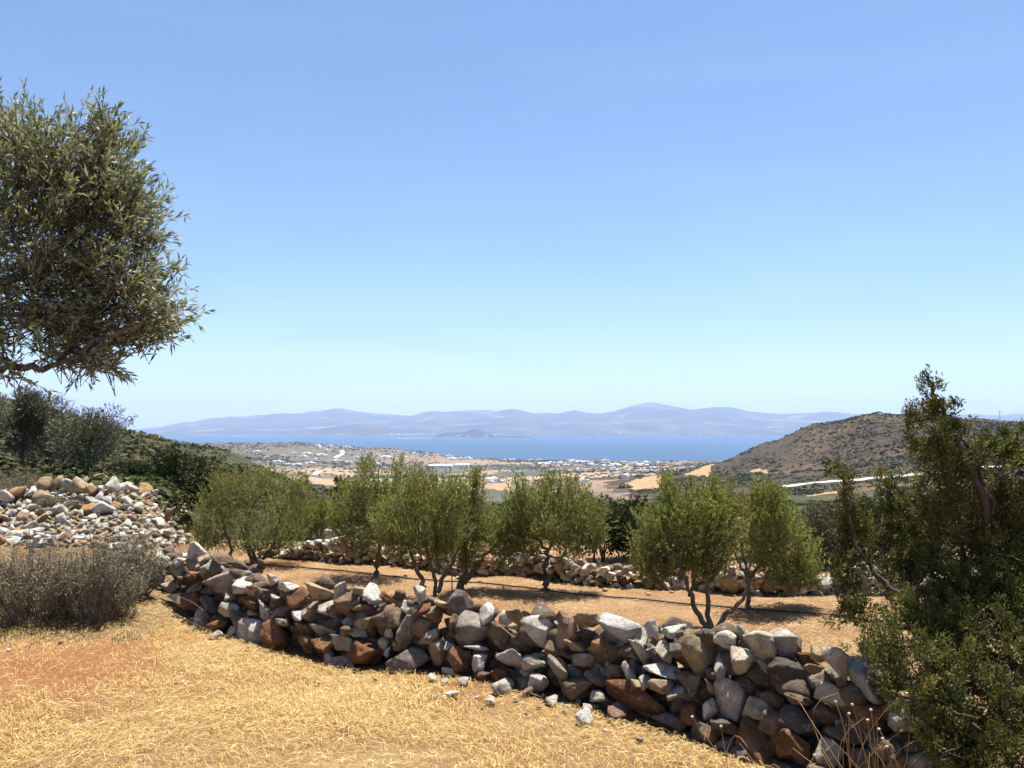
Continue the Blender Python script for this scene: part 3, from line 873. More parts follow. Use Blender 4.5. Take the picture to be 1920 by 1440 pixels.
# ------------------------------------------------------------------ tumbled wall on the bank at the left
def build_rubble():
    r = np.random.default_rng(55)
    root = empty('tumbled_stone_wall', (-7.2, 12.4, gz(-7.2, 12.4)), label='collapsed wall of heaped pale and orange rubble stones on the bank', cat='wall')
    poly = [(-60, 938), (40, 922), (70, 914), (160, 914), (280, 920), (318, 942), (352, 972), (352, 1022), (300, 1030), (180, 1028), (60, 1024), (-60, 1020)]
    spots = []
    cx_ = r.uniform(-60, 355, 26000); cy_ = r.uniform(890, 1032, 26000)
    ins = in_poly(cx_, cy_, poly)
    for px, py in zip(cx_[ins], cy_[ins]):
        if len(spots) >= 900: break
        w = r.choice([r.uniform(8, 13), r.uniform(12, 19), r.uniform(18, 30)], p=[.45, .38, .17])
        if spots:
            sp = np.array(spots)
            if ((px - sp[:, 0]) ** 2 + ((py - sp[:, 1]) * 1.35) ** 2 < (.42 * (w + sp[:, 2])) ** 2).any(): continue
        spots.append((px, py, w))
    items = []
    for px, py, w in spots:
        q = hit(px, py, 8.5, 22, 260)
        D = q.y
        items.append((w * D / F * 1.25, q))
    for px, py, w in [(82, 902, 30), (104, 900, 26), (125, 903, 24), (148, 907, 28), (172, 910, 24), (190, 905, 20), (212, 906, 26), (232, 903, 24), (250, 906, 22), (270, 910, 26), (284, 914, 18), (60, 912, 24), (30, 918, 26), (8, 925, 28)]:
        q = hit(px, py + 24, 8.5, 22, 260); q.z += .07
        items.append((w * q.y / F * 1.2, q))
    items.sort(key=lambda t: -t[0])
    rest = []
    for k, (W, q) in enumerate(items):
        ar = r.uniform(.65, 1.05)
        M = Matrix.Translation(q + Vector((0, 0, W * ar * .3))) @ Matrix.Rotation(r.uniform(0, 6.28), 4, 'Z') @ Matrix.Rotation(r.uniform(-.9, .9), 4, 'X') @ Matrix.Rotation(r.uniform(-.9, .9), 4, 'Y') @ Matrix.Diagonal((W / 2 * r.uniform(.9, 1.3), W * r.uniform(.25, .45), W * ar / 2 * r.uniform(.6, 1.05), 1))
        if k < 298:
            add_stone(root, M, 'pwwppptopwtb'[r.integers(12)], r, ROCKS_MD)
        else:
            rest.append(M)
    for k in range(200):        # the back of the heap and the small stuff between
        px = r.uniform(-60, 350); py = r.uniform(905, 1018)
        q = hit(px, py, 8.5, 22, 200)
        W = r.uniform(.07, .13)
        rest.append(Matrix.Translation(q + Vector((r.uniform(-.2, .2), r.uniform(0, .5), .01))) @ Matrix.Rotation(r.uniform(0, 6.28), 4, 'Z') @ Matrix.Diagonal((W / 2, W / 2, W * .35, 1)))
    o = joined_rocks('small_rubble', rest, r, root)
    o.color = (.46, .42, .36, 1)
    # pale bedrock slabs under the heap
    for px, py, w, h in [(0, 992, 46, 22), (32, 999, 40, 20), (62, 996, 36, 18), (92, 1002, 40, 20), (122, 1000, 34, 16), (148, 1006, 30, 14), (-34, 1000, 50, 26), (18, 1010, 52, 16), (75, 1014, 44, 14), (215, 1020, 40, 12), (250, 1022, 34, 12), (345, 1042, 44, 16), (300, 1036, 34, 12)]:
        q = hit(px, py + 6, 8.0, 20, 240)
        k = q.y / F
        M = Matrix.Translation(q) @ Matrix.Rotation(r.uniform(-.3, .3), 4, 'Z') @ Matrix.Rotation(.12, 4, 'X') @ Matrix.Diagonal((w * k / 2, w * k * .33, h * k * .62, 1))
        add_stone(None, M, 'w', r, ROCKS, name='white_boulder', label='low white boulder lying half buried at the foot of the rubble bank', cat='boulder', group='white boulders at the foot of the rubble')
    # second little heap beyond the terrace
    root2 = empty('stone_heap', hit(650, 992, 20, 40, 200), label='small pale heap of stones among the shrubs behind the terrace wall', cat='stone heap')
    for k in range(34):
        px = r.normal(650, 13); py = 1000 - abs(r.normal(0, 10)) * (1 - min(abs(px - 650) / 40, .9))
        q = at_depth(px, py, 21.6 + r.uniform(-.3, .3))
        W = r.uniform(.14, .3)
        add_stone(root2, Matrix.Translation(q) @ Matrix.Rotation(r.uniform(0, 6), 4, 'Z') @ Matrix.Diagonal((W / 2, W * .45, W * .36, 1)), 'pwpgw'[r.integers(5)], r, ROCKS_MD)
build_rubble()

# ------------------------------------------------------------------ plants: skeletons, tubes, leaves
def tubes(polys, radii, sides=5):
    """many tapered tubes as one mesh: polys list of (n,3), radii list of (n,)"""
    groups = {}
    for P, rad in zip(polys, radii):
        groups.setdefault(len(P), []).append((P, rad))
    th = np.linspace(0, 2 * math.pi, sides + 1)[:-1]
    Vs, Fs, base = [], [], 0
    for n, items in groups.items():
        P = np.array([i[0] for i in items], float); rad = np.array([i[1] for i in items], float)
        m = len(P)
        T = unit(np.gradient(P, axis=1))
        ref = np.where(np.abs(T[:, :1, 2:3]) < .9, np.array([0, 0, 1.0]), np.array([1.0, 0, 0]))
        A = unit(np.cross(T, np.broadcast_to(ref, T.shape))); B = np.cross(T, A)
        ring = P[:, :, None, :] + rad[:, :, None, None] * (np.cos(th)[:, None] * A[:, :, None, :] + np.sin(th)[:, None] * B[:, :, None, :])
        Vs.append(ring.reshape(-1, 3))
        k, i, j = np.meshgrid(np.arange(m), np.arange(n - 1), np.arange(sides), indexing='ij')
        o = base + (k * n + i) * sides; j2 = (j + 1) % sides
        Fs.append(np.stack([o + j, o + j2, o + sides + j2, o + sides + j], -1).reshape(-1, 4))
        base += m * n * sides
    return np.concatenate(Vs), np.concatenate(Fs)

def leaf_quads(P, D, L, W, r, fold=.15, roll_up=0.0):
    n = len(P)
    L = np.broadcast_to(L, n)[:, None]; W = np.broadcast_to(W, n)[:, None]
    q = unit(r.normal(size=(n, 3)))
    S = unit(np.cross(D, q)); Nn = np.cross(D, S)
    flip = np.where(Nn[:, 2:3] < 0, -1, 1); 
    S = np.where(r.random((n, 1)) < roll_up, S * flip, S)
    Nn = np.cross(D, S)
    mid = P + D * L * .48 + Nn * L * fold * r.uniform(-.6, 1, (n, 1))
    V = np.stack([P, mid + S * W / 2, P + D * L, mid - S * W / 2], 1).reshape(-1, 3)
    Fq = np.arange(n * 4).reshape(-1, 4)
    return V, Fq

def resample_curve(a, b, bend, r, n=5):
    t = np.linspace(0, 1, n)[:, None]
    L = np.linalg.norm(b - a)
    m = (a + b) / 2 + r.normal(size=3) * L * bend + np.array([0, 0, -.08 * L])
    return (1 - t) ** 2 * a + 2 * t * (1 - t) * m + t ** 2 * b

def grow(stems, stem_r, clusters, r, n_branch=70, n_twig=700, twig_len=.32, leaves=15, leaf_L=.055, leaf_W=.013, up=.7, out=.7, spread=.6,
         jitter=.35, tip_bias=1.6, center=None, origin=(0, 0, 0), shell=3.2):
    """stems: list of polylines (world); clusters: rows (x,y,z,rx,ry,rz) making up the crown.
       returns arrays for stems, branches, leaves, relative to origin."""
    origin = np.array(origin, float)
    cl = np.array(clusters, float)
    cen = cl[:, :3].mean(0) if center is None else np.array(center)
    vol = cl[:, 3] * cl[:, 4] * cl[:, 5]; pr = vol ** .67 / (vol ** .67).sum()
    polys, rads = [], []
    nodes, nrad = [], []
    for P, (ra, rb) in zip(stems, stem_r):
        P = np.array(P, float)
        # densify with a little crookedness
        t = np.linspace(0, len(P) - 1, len(P) * 4)
        Q = np.stack([np.interp(t, np.arange(len(P)), P[:, k]) for k in range(3)], -1)
        Q[1:-1] += r.normal(size=Q[1:-1].shape) * ra * .35
        rad = np.linspace(ra, rb, len(Q)); rad[0] *= 1.35; rad[1] *= 1.1
        polys.append(Q); rads.append(rad)
        lo = int(len(Q) * .35)
        nodes += list(Q[lo:]); nrad += list(rad[lo:])
    stem_polys, stem_rads = list(polys), list(rads)
    polys, rads = [], []
    def sample(n, shell):
        k = r.choice(len(cl), n, p=pr)
        d = unit(r.normal(size=(n, 3)))
        rad = r.random(n) ** (1 / shell)
        return cl[k, :3] + d * rad[:, None] * cl[k, 3:], k
    pts, _ = sample(n_branch, 2.2)
    NN = np.array(nodes); RR = np.array(nrad)
    order = np.argsort(((pts[:, None, :] - NN[None]) ** 2).sum(-1).min(1))
    for i in order:
        p = pts[i]
        dv = p - NN
        dist = np.linalg.norm(dv, axis=1) + np.maximum(-dv[:, 2], 0) * 1.5
        k = int(np.argmin(dist))
        if dist[k] < .02: continue
        Q = resample_curve(NN[k], p, .12, r, 6)
        ra = max(min(RR[k] * .6, .035), .004)
        rad = np.linspace(ra, .003, 6)
        polys.append(Q); rads.append(rad)
        NN = np.vstack([NN, Q[2:]]); RR = np.concatenate([RR, rad[2:]])
    tips, kk = sample(n_twig, shell)
    d2 = ((tips[:, None, :] - NN[None]) ** 2).sum(-1) + np.maximum(NN[None, :, 2] - tips[:, None, 2], 0) * .15
    k = d2.argmin(1)
    A = NN[k]
    outw = unit(tips - (cl[kk, :3] * .55 + cen * .45))
    dirs = unit(outw * out + np.array([0, 0, up]) + r.normal(size=tips.shape) * jitter)
    S0 = tips - dirs * twig_len * .5
    S1 = tips + dirs * twig_len * .5 * r.uniform(.6, 1.3, (len(tips), 1))
    st = 1 if leaf_L < .06 else 4                      # fine twigs of far crowns are hidden by their leaves
    for a, b, c in zip(A[::st], S0[::st], S1[::st]):
        if np.linalg.norm(a - b) < 1.6:
            polys.append(np.array([a, b * .6 + a * .4 + np.array([0, 0, .0]), b, c])); rads.append(np.array([.0035, .003, .0022, .001]))
    n = len(tips)
    tt = (r.random((n, leaves)) ** (1 / tip_bias))
    P = S0[:, None, :] + (S1 - S0)[:, None, :] * tt[..., None]
    ld = unit(dirs[:, None, :] + r.normal(size=(n, leaves, 3)) * spread)
    P = P.reshape(-1, 3); ld = ld.reshape(-1, 3)
    LL = leaf_L * r.uniform(.65, 1.2, len(P))
    V, Fq = leaf_quads(P, ld, LL, leaf_W * r.uniform(.8, 1.25, len(P)), r, roll_up=.75)
    twig_t = np.repeat(r.normal(0, .13, n), leaves)
    tint = np.clip(np.repeat(np.clip(.5 + twig_t + r.normal(0, .2, len(P)), 0, 1), 4), 0, 1)
    bv = tubes(polys, rads, 3)
    return [( [tubes([q], [w], 9)[0] - origin, tubes([q], [w], 9)[1]] ) for q, w in zip(stem_polys, stem_rads)], (bv[0] - origin, bv[1]), (V - origin, Fq, tint)

def plant(name, label, cat, origin, parts, bark, leaf, group=None, stem_name='trunk', crown='crown'):
    stems, br, lf = parts
    root = empty(name, origin, label=label, cat=cat, group=group)
    first = None
    for V, Fq in stems:
        if first is not None and V[:9, 2].mean() > .25:        # forks off the trunk above the ground
            obj('limb', mesh_np('limb', V, Fq, bark, True), parent=first)
        else:
            o = obj(stem_name, mesh_np(stem_name, V, Fq, bark, True), parent=root)
            first = first or o
    obj('branches', mesh_np('branches', br[0], br[1], bark, True), parent=first)
    obj(crown, mesh_np(crown, lf[0], lf[1], leaf, False, lf[2]), parent=root)
    return root

def px_path(pts, d0, d1=None):
    """polyline of photo pixels at a depth running from d0 to d1 metres."""
    d1 = d0 if d1 is None else d1
    n = len(pts)
    return [np.array(at_depth(x, y, d0 + (d1 - d0) * k / max(n - 1, 1))) for k, (x, y) in enumerate(pts)]

def px_clusters(rows, d):
    """(px, py, radius px, radius py, depth offset m, depth radius m) -> crown ellipsoids"""
    out = []
    for x, y, rx, ry, dd, rd in rows:
        p = at_depth(x, y, d + dd); k = (d + dd) / F
        out.append((p.x, p.y, p.z, rx * k, rd, ry * k))
    return out

# --- the grey olive at the left edge
def big_olive():
    r = np.random.default_rng(5)
    d = 4.15
    base = np.array([-4.25, 4.5, gz(-4.25, 4.5)])
    top = np.array(at_depth(-330, 640, 4.35))
    stems = [[base, base + np.array([.08, -.05, .6]), base + np.array([.1, -.1, 1.2]), top],
             [top] + px_path([(-200, 600), (-60, 560), (60, 500), (150, 420), (200, 340)], d),
             [top] + px_path([(-220, 680), (-100, 684), (0, 680), (60, 690), (110, 688), (190, 640), (270, 600)], d - .25),
             [top] + px_path([(-260, 480), (-180, 360), (-80, 280), (0, 220)], d + .2),
             [base + np.array([.1, -.1, 1.2])] + [np.array([-4.6, 4.8, 2.2]), np.array([-4.9, 5.1, 3.0])]]
    rads = [(.15, .10), (.045, .010), (.030, .008), (.045, .010), (.08, .02)]
    rows = [(30, 285, 66, 58, .1, .5), (110, 315, 90, 72, 0, .55), (205, 312, 50, 66, 0, .4), (60, 380, 120, 100, 0, .6), (200, 400, 90, 85, 0, .5), (250, 372, 44, 56, 0, .35),
            (276, 440, 36, 34, 0, .3), (110, 500, 130, 95, 0, .6), (240, 520, 85, 60, 0, .5), (296, 556, 46, 48, 0, .35), (316, 590, 38, 34, 0, .3), (40, 590, 110, 75, 0, .6), (170, 610, 110, 55, 0, .5),
            (270, 620, 60, 38, 0, .35), (150, 668, 55, 30, -.1, .3), (190, 680, 30, 26, -.2, .2), (-110, 330, 120, 110, .1, .7), (-120, 480, 150, 130, .1, .7), (-160, 620, 120, 60, .1, .6), (-280, 420, 130, 200, .3, .8), (20, 700, 30, 14, -.25, .2), (225, 262, 22, 38, 0, .25), (15, 236, 26, 26, .1, .3), (60, 246, 20, 26, .1, .3), (188, 240, 18, 34, 0, .25)]
    rows = [(x - max(x - 180, 0) * .13, y, rx * .86, ry * .86, dd, rd * .9) for x, y, rx, ry, dd, rd in rows]
    parts = grow(stems, rads, px_clusters(rows, d), r, n_branch=200, n_twig=2800, twig_len=.27, leaves=17, leaf_L=.050, leaf_W=.0105, up=.55, out=.75, spread=.5, jitter=.45,
                 center=np.array(at_depth(0, 480, d)), origin=base, shell=2.4)
    plant('olive_tree', 'tall grey-green olive tree with a dense crown and low reaching branch at the yard edge', 'tree', base, parts, M_BARK, M_OLIVE_BIG)
big_olive()

# --- young olives on the terrace: (label, base pixel, stems in pixels, crown rows)
def terrace_olives():
    specs = [
     ('bushy young olive with several leaning stems beside the tumbled stone bank', (468, 1056), [
        [(484, 1056), (470, 1030), (455, 1000), (440, 960)], [(434, 1050), (432, 1025), (420, 985), (410, 950)], [(484, 1057), (505, 1030), (520, 1000), (530, 950)], [(474, 1052), (462, 1020), (462, 980), (480, 930)]],
      [(400, 965, 50, 50, 0, .6), (420, 920, 45, 40, .1, .6), (480, 910, 55, 38, .1, .7), (545, 925, 50, 45, 0, .6), (470, 970, 65, 45, 0, .7), (545, 980, 48, 42, 0, .6), (385, 995, 38, 30, 0, .5), (480, 1010, 70, 18, 0, .5), (560, 900, 30, 30, 0, .4), (430, 890, 40, 18, 0, .4), (510, 885, 40, 16, .1, .4)], 1250),
     ('young olive with one dark straight trunk near the piled stones of the far wall', (703, 1082), [
        [(703, 1082), (708, 1050), (716, 1018), (714, 980), (700, 930)], [(716, 1018), (690, 980), (670, 940), (660, 900)]],
      [(650, 935, 40, 45, 0, .55), (685, 890, 35, 40, 0, .45), (700, 960, 50, 45, 0, .6), (735, 920, 45, 48, 0, .5), (745, 880, 22, 30, .2, .35), (640, 975, 28, 28, 0, .4), (690, 862, 18, 22, 0, .3), (670, 1000, 40, 18, 0, .4), (775, 880, 20, 32, .3, .35)], 850),
     ('wide young olive forking from a pale trunk with a thin stake beside it', (820, 1122), [
        [(818, 1122), (815, 1085), (806, 1055), (795, 1015), (770, 960)], [(820, 1108), (832, 1080), (852, 1050), (866, 1010), (860, 950)], [(796, 1104), (784, 1072), (770, 1035), (752, 990), (740, 950)], [(820, 1075), (818, 1030), (815, 980), (815, 930)]],
      [(735, 970, 42, 40, 0, .55), (770, 930, 48, 48, 0, .6), (820, 925, 50, 50, 0, .6), (780, 985, 60, 40, 0, .6), (840, 975, 42, 45, 0, .5), (850, 905, 30, 36, 0, .4), (800, 890, 35, 28, 0, .4), (740, 1010, 35, 18, 0, .4), (815, 1015, 50, 18, 0, .4)], 1150),
     ('young olive with a V-shaped fork and a slim pointed top', (862, 1106), [
        [(862, 1106), (872, 1085), (872, 1050), (872, 1005), (880, 950), (890, 900)], [(868, 1092), (890, 1068), (905, 1045), (930, 1020), (950, 990)]],
      [(885, 900, 24, 34, 0, .35), (890, 945, 34, 40, 0, .4), (930, 975, 45, 42, 0, .5), (960, 985, 30, 36, 0, .4), (900, 1000, 40, 32, 0, .45), (950, 1020, 36, 22, 0, .4), (892, 878, 14, 16, 0, .2), (875, 1020, 24, 22, 0, .3)], 800),
     ('round-headed young olive on a single dark trunk with its shadow pool beneath', (1022, 1108), [
        [(1022, 1108), (1022, 1075), (1024, 1040), (1012, 1010), (1000, 970)], [(1024, 1040), (1040, 1010), (1050, 970), (1055, 930)]],
      [(985, 950, 40, 42, 0, .5), (1020, 915, 42, 34, 0, .5), (1060, 930, 45, 44, 0, .55), (1030, 970, 60, 42, 0, .6), (1095, 960, 40, 42, 0, .5), (1070, 1000, 45, 30, 0, .5), (985, 1000, 38, 26, 0, .45), (970, 915, 24, 28, .1, .4), (1030, 890, 24, 14, 0, .3), (1110, 985, 24, 28, 0, .35), (1062, 898, 22, 16, 0, .3)], 1150),
     ('large three-stemmed young olive spreading from one foot just behind the near wall', (1338, 1178), [
        [(1330, 1176), (1305, 1140), (1292, 1110), (1284, 1080), (1268, 1030), (1250, 980)], [(1330, 1174), (1326, 1130), (1326, 1095), (1320, 1050), (1320, 980)], [(1338, 1180), (1365, 1150), (1392, 1125), (1402, 1090), (1410, 1040)], [(1326, 1095), (1350, 1065), (1358, 1030), (1350, 980)], [(1294, 1118), (1302, 1085), (1298, 1050)]],
      [(1225, 1015, 38, 42, 0, .45), (1240, 970, 42, 45, 0, .5), (1270, 935, 38, 38, 0, .5), (1320, 935, 50, 36, 0, .55), (1290, 990, 60, 48, 0, .6), (1350, 990, 50, 50, 0, .55), (1260, 1045, 50, 28, 0, .45), (1330, 1050, 55, 24, 0, .45), (1215, 1060, 30, 22, 0, .35), (1250, 905, 20, 24, 0, .3), (1365, 930, 34, 34, .1, .4), (1345, 900, 26, 18, 0, .3)], 1500),
     ('young olive with a single short trunk and wind-combed foliage leaning to the junipers', (1404, 1142), [
        [(1404, 1142), (1403, 1110), (1405, 1085), (1395, 1050), (1385, 1000)], [(1405, 1085), (1425, 1060), (1450, 1030), (1470, 990)], [(1404, 1095), (1390, 1060), (1375, 1030)]],
      [(1400, 960, 36, 45, .1, .5), (1440, 940, 40, 42, 0, .5), (1470, 980, 45, 45, 0, .55), (1425, 1010, 50, 42, 0, .55), (1500, 1030, 38, 40, 0, .45), (1460, 1050, 55, 28, 0, .5), (1490, 1075, 32, 18, 0, .35), (1420, 910, 26, 20, 0, .35), (1460, 915, 22, 18, 0, .3), (1515, 1060, 24, 24, 0, .3)], 1150),
    ]
    for k, (label, b, stems, rows, nt) in enumerate(specs):
        r = np.random.default_rng(60 + k)
        q = on_z(b[0], b[1], TERRACE)
        d = q.y
        base = np.array([q.x, q.y, gz(q.x, q.y) - .03])
        S, RD = [], []
        for i, s in enumerate(stems):
            P = px_path(s, d, d + r.uniform(-.35, .35))
            if i == 0 or s[0][1] > b[1] - 12:
                P[0] = np.array([P[0][0], P[0][1], base[2] - .05])
            first = s[0][1] > b[1] - 40
            w = (.07 if len(stems) < 3 else .05) if first else .034
            if i == 0 and len(stems) == 2: w = .085
            S.append(P); RD.append((w, .012))
        yl = sorted(c[1] for c in rows)[len(rows) // 2]
        rows = [(x, y + 9 + max(0, yl - y) * .12, rx * 1.14, ry * .96, dd, rd * 1.1) for x, y, rx, ry, dd, rd in rows]
        rows += [(x + r.uniform(-10, 10), y + ry * .8, rx * .7, 14, dd - .1, rd * .8) for x, y, rx, ry, dd, rd in rows if y > yl]
        rows = [(x + r.uniform(-6, 6), y + r.uniform(-6, 6), rx * r.uniform(.72, .98), ry * r.uniform(.72, .98), dd + r.uniform(-.2, .2), rd) for x, y, rx, ry, dd, rd in rows]
        parts = grow(S, RD, px_clusters(rows, d), r, n_branch=90, n_twig=int(nt * 1.25), twig_len=.42, leaves=17, leaf_L=.072, leaf_W=.0165, up=1.05, out=.5, spread=.42, jitter=.4, origin=base, shell=2.5)
        plant('young_olive_tree', label, 'tree', base, parts, M_BARK, M_OLIVE)
    q = on_z(848, 1126, TERRACE); t = on_z(845, 1020, TERRACE)
    V, Fq = tubes([np.array([[q.x, q.y, gz(q.x, q.y) - .1], [q.x - .01, q.y, TERRACE + .5], [q.x - .03, q.y + .02, TERRACE + 1.2]])], [np.array([.013, .012, .011])], 7)
    o = obj('tree_stake', mesh_np('tree_stake', V - np.array(q), Fq, M_BARK_J, True), loc=q, label='thin dark straight stake standing beside the pale forked olive', cat='stake')
terrace_olives()

# --- wild shrubs and evergreens in the middle distance
def shrub_clusters(p, w, h, r, n=9, lean=0.0):
    out = []
    for k in range(n):
        a = r.uniform(0, 6.28); rr = math.sqrt(r.random()) * w * .33
        z = r.uniform(.25, .78) * h
        s = w * r.uniform(.15, .26)
        out.append((p[0] + rr * math.cos(a) + lean * z, p[1] + rr * math.sin(a) * .8, p[2] + z, s, s * .9, min(s, h * .24)))
    out.append((p[0] + lean * h * .5, p[1], p[2] + h * .5, w * .34, w * .3, h * .36))
    return out
def mid_shrubs():
    # px centre, py base, py top, px width, depth, style, label
    L = [
     (35, 893, 705, 70, 25, 'w', 'tall wild olive with wiry crown at the head of the bank', 0.15),
     (-70, 893, 690, 190, 24, 'w', 'tangled wild olive spreading out over the bank', 0.1),
     (85, 895, 738, 130, 27, 'w', 'twiggy half bare wild olive with bent dark trunk above the rubble', -0.1),
     (160, 897, 750, 150, 24, 'w', 'round wild olive with windswept crown right above the rubble heap', 0.1),
     (352, 938, 832, 140, 22, 'd', 'dark dense evergreen shrub between rubble bank and bushy olive', 0),
     (255, 905, 868, 90, 26, 'd', 'low green shrub behind the top stones of the rubble', 0),
     (600, 1030, 935, 90, 22, 'y', 'pale green broom shrub behind the terrace wall', 0),
     (560, 1020, 950, 70, 23, 'y', 'sparse yellowish broom shrub by the bushy olive', 0),
     (700, 1040, 900, 130, 24, 'd', 'dark evergreen bush behind the straight-trunked olive', 0),
     (850, 1050, 930, 130, 24, 'y', 'loose green bush behind the wide forked olive', 0),
     (640, 940, 885, 60, 34, 'd', 'deep green bush in the dip behind the terrace wall', 0),
     (1130, 1085, 925, 150, 19.5, 'd', 'big black-green juniper bush beyond the round-headed olive', 0),
     (1195, 1085, 935, 110, 20, 'd', 'rounded dark juniper bush left of the three-stemmed olive', 0),
     (980, 1075, 930, 110, 21, 'd', 'dark lentisk bush behind the round-headed olive', 0),
     (1290, 1080, 930, 130, 20, 'd', 'shaded evergreen bush behind the three-stemmed olive', 0),
     (1430, 1095, 930, 130, 20, 'd', 'shaded evergreen bush behind the wind-combed olive', 0),
     (1540, 1095, 945, 110, 19, 'w', 'greyish evergreen bush between wind-combed olive and junipers', 0),
     (1620, 1085, 930, 130, 20, 'd', 'dense maquis bush behind the foreground juniper', 0),
     (1720, 1090, 920, 160, 19, 'd', 'broad maquis bush behind the leaning juniper spire', 0),
     (1850, 1100, 905, 180, 19, 'd', 'tall maquis bush at the end of the terrace wall', 0),
     (1990, 1100, 890, 180, 18, 'd', 'bushy maquis beyond the end of the terrace wall', 0),
    ]
    for k, (px, pb, pt, pw, d, sty, label, lean) in enumerate(L):
        r = np.random.default_rng(200 + k)
        q = at_depth(px, pb, d)
        z0 = gz(q.x, q.y)
        topz = at_depth(px, pt, d).z
        h = topz - z0; w = pw * d / F
        p = np.array([q.x, q.y, z0 - .03])
        cl = shrub_clusters(p, w * 1.05, h, r, 11, lean)
        ns = 4 if sty == 'w' else 5
        S, RD = [], []
        for i in range(ns):
            c = cl[r.integers(len(cl))]
            e = np.array(c[:3]); b = p + np.array([r.normal(0, .06), r.normal(0, .06), -.05])
            S.append([b, b * .6 + e * .4 + np.array([r.normal(0, .08), 0, .1 * h]), e]); RD.append((.05 if sty == 'w' else .03, .01))
        if sty == 'w':
            parts = grow(S, RD, cl, r, n_branch=130, n_twig=1450, twig_len=.45, leaves=12, leaf_L=.095, leaf_W=.020, up=.6, out=.8, spread=.5, jitter=.5, origin=p)
            plant('wild_olive_tree', label, 'tree', p, parts, M_BARK, M_WILD)
        elif sty == 'y':
            parts = grow(S, RD, cl, r, n_branch=60, n_twig=520, twig_len=.4, leaves=14, leaf_L=.08, leaf_W=.018, up=1.0, out=.5, spread=.4, jitter=.35, origin=p)
            plant('broom_shrub', label, 'shrub', p, parts, M_TWIG, M_OLIVE, stem_name='stem', crown='foliage')
        else:
            parts = grow(S, RD, cl, r, n_branch=60, n_twig=520, twig_len=.28, leaves=13, leaf_L=.10, leaf_W=.040, up=.5, out=.8, spread=.9, jitter=.5, origin=p)
            plant('evergreen_bush', label, 'bush', p, parts, M_BARK_J, M_DARK, stem_name='stem', crown='foliage')
mid_shrubs()

# --- juniper in the right foreground
def sprigs(tips, dirs, r, n=10, L=.055, bl=.019, bw=.0064, flare=.62):
    """feathery shoots: short scale-leaf branchlets all round a tip"""
    m = len(tips)
    LL = L * r.uniform(.6, 1.4, (m, 1))
    t = r.random((m, n)) ** .8
    P = tips[:, None, :] + dirs[:, None, :] * (t * LL)[..., None]
    side = unit(np.cross(dirs[:, None, :], r.normal(size=(m, n, 3))))
    P = P + side * (0.012 * (1 - t))[..., None]
    D = unit(dirs[:, None, :] + side * flare + r.normal(size=(m, n, 3)) * .25)
    P = P.reshape(-1, 3); D = D.reshape(-1, 3)
    V, Fq = leaf_quads(P, D, bl * r.uniform(.6, 1.4, len(P)), bw * r.uniform(.8, 1.3, len(P)), r, .1)
    tint = np.repeat(np.clip(np.repeat(r.normal(.45, .2, m), n) + r.normal(0, .12, m * n), 0, 1), 4)
    return V, Fq, tint

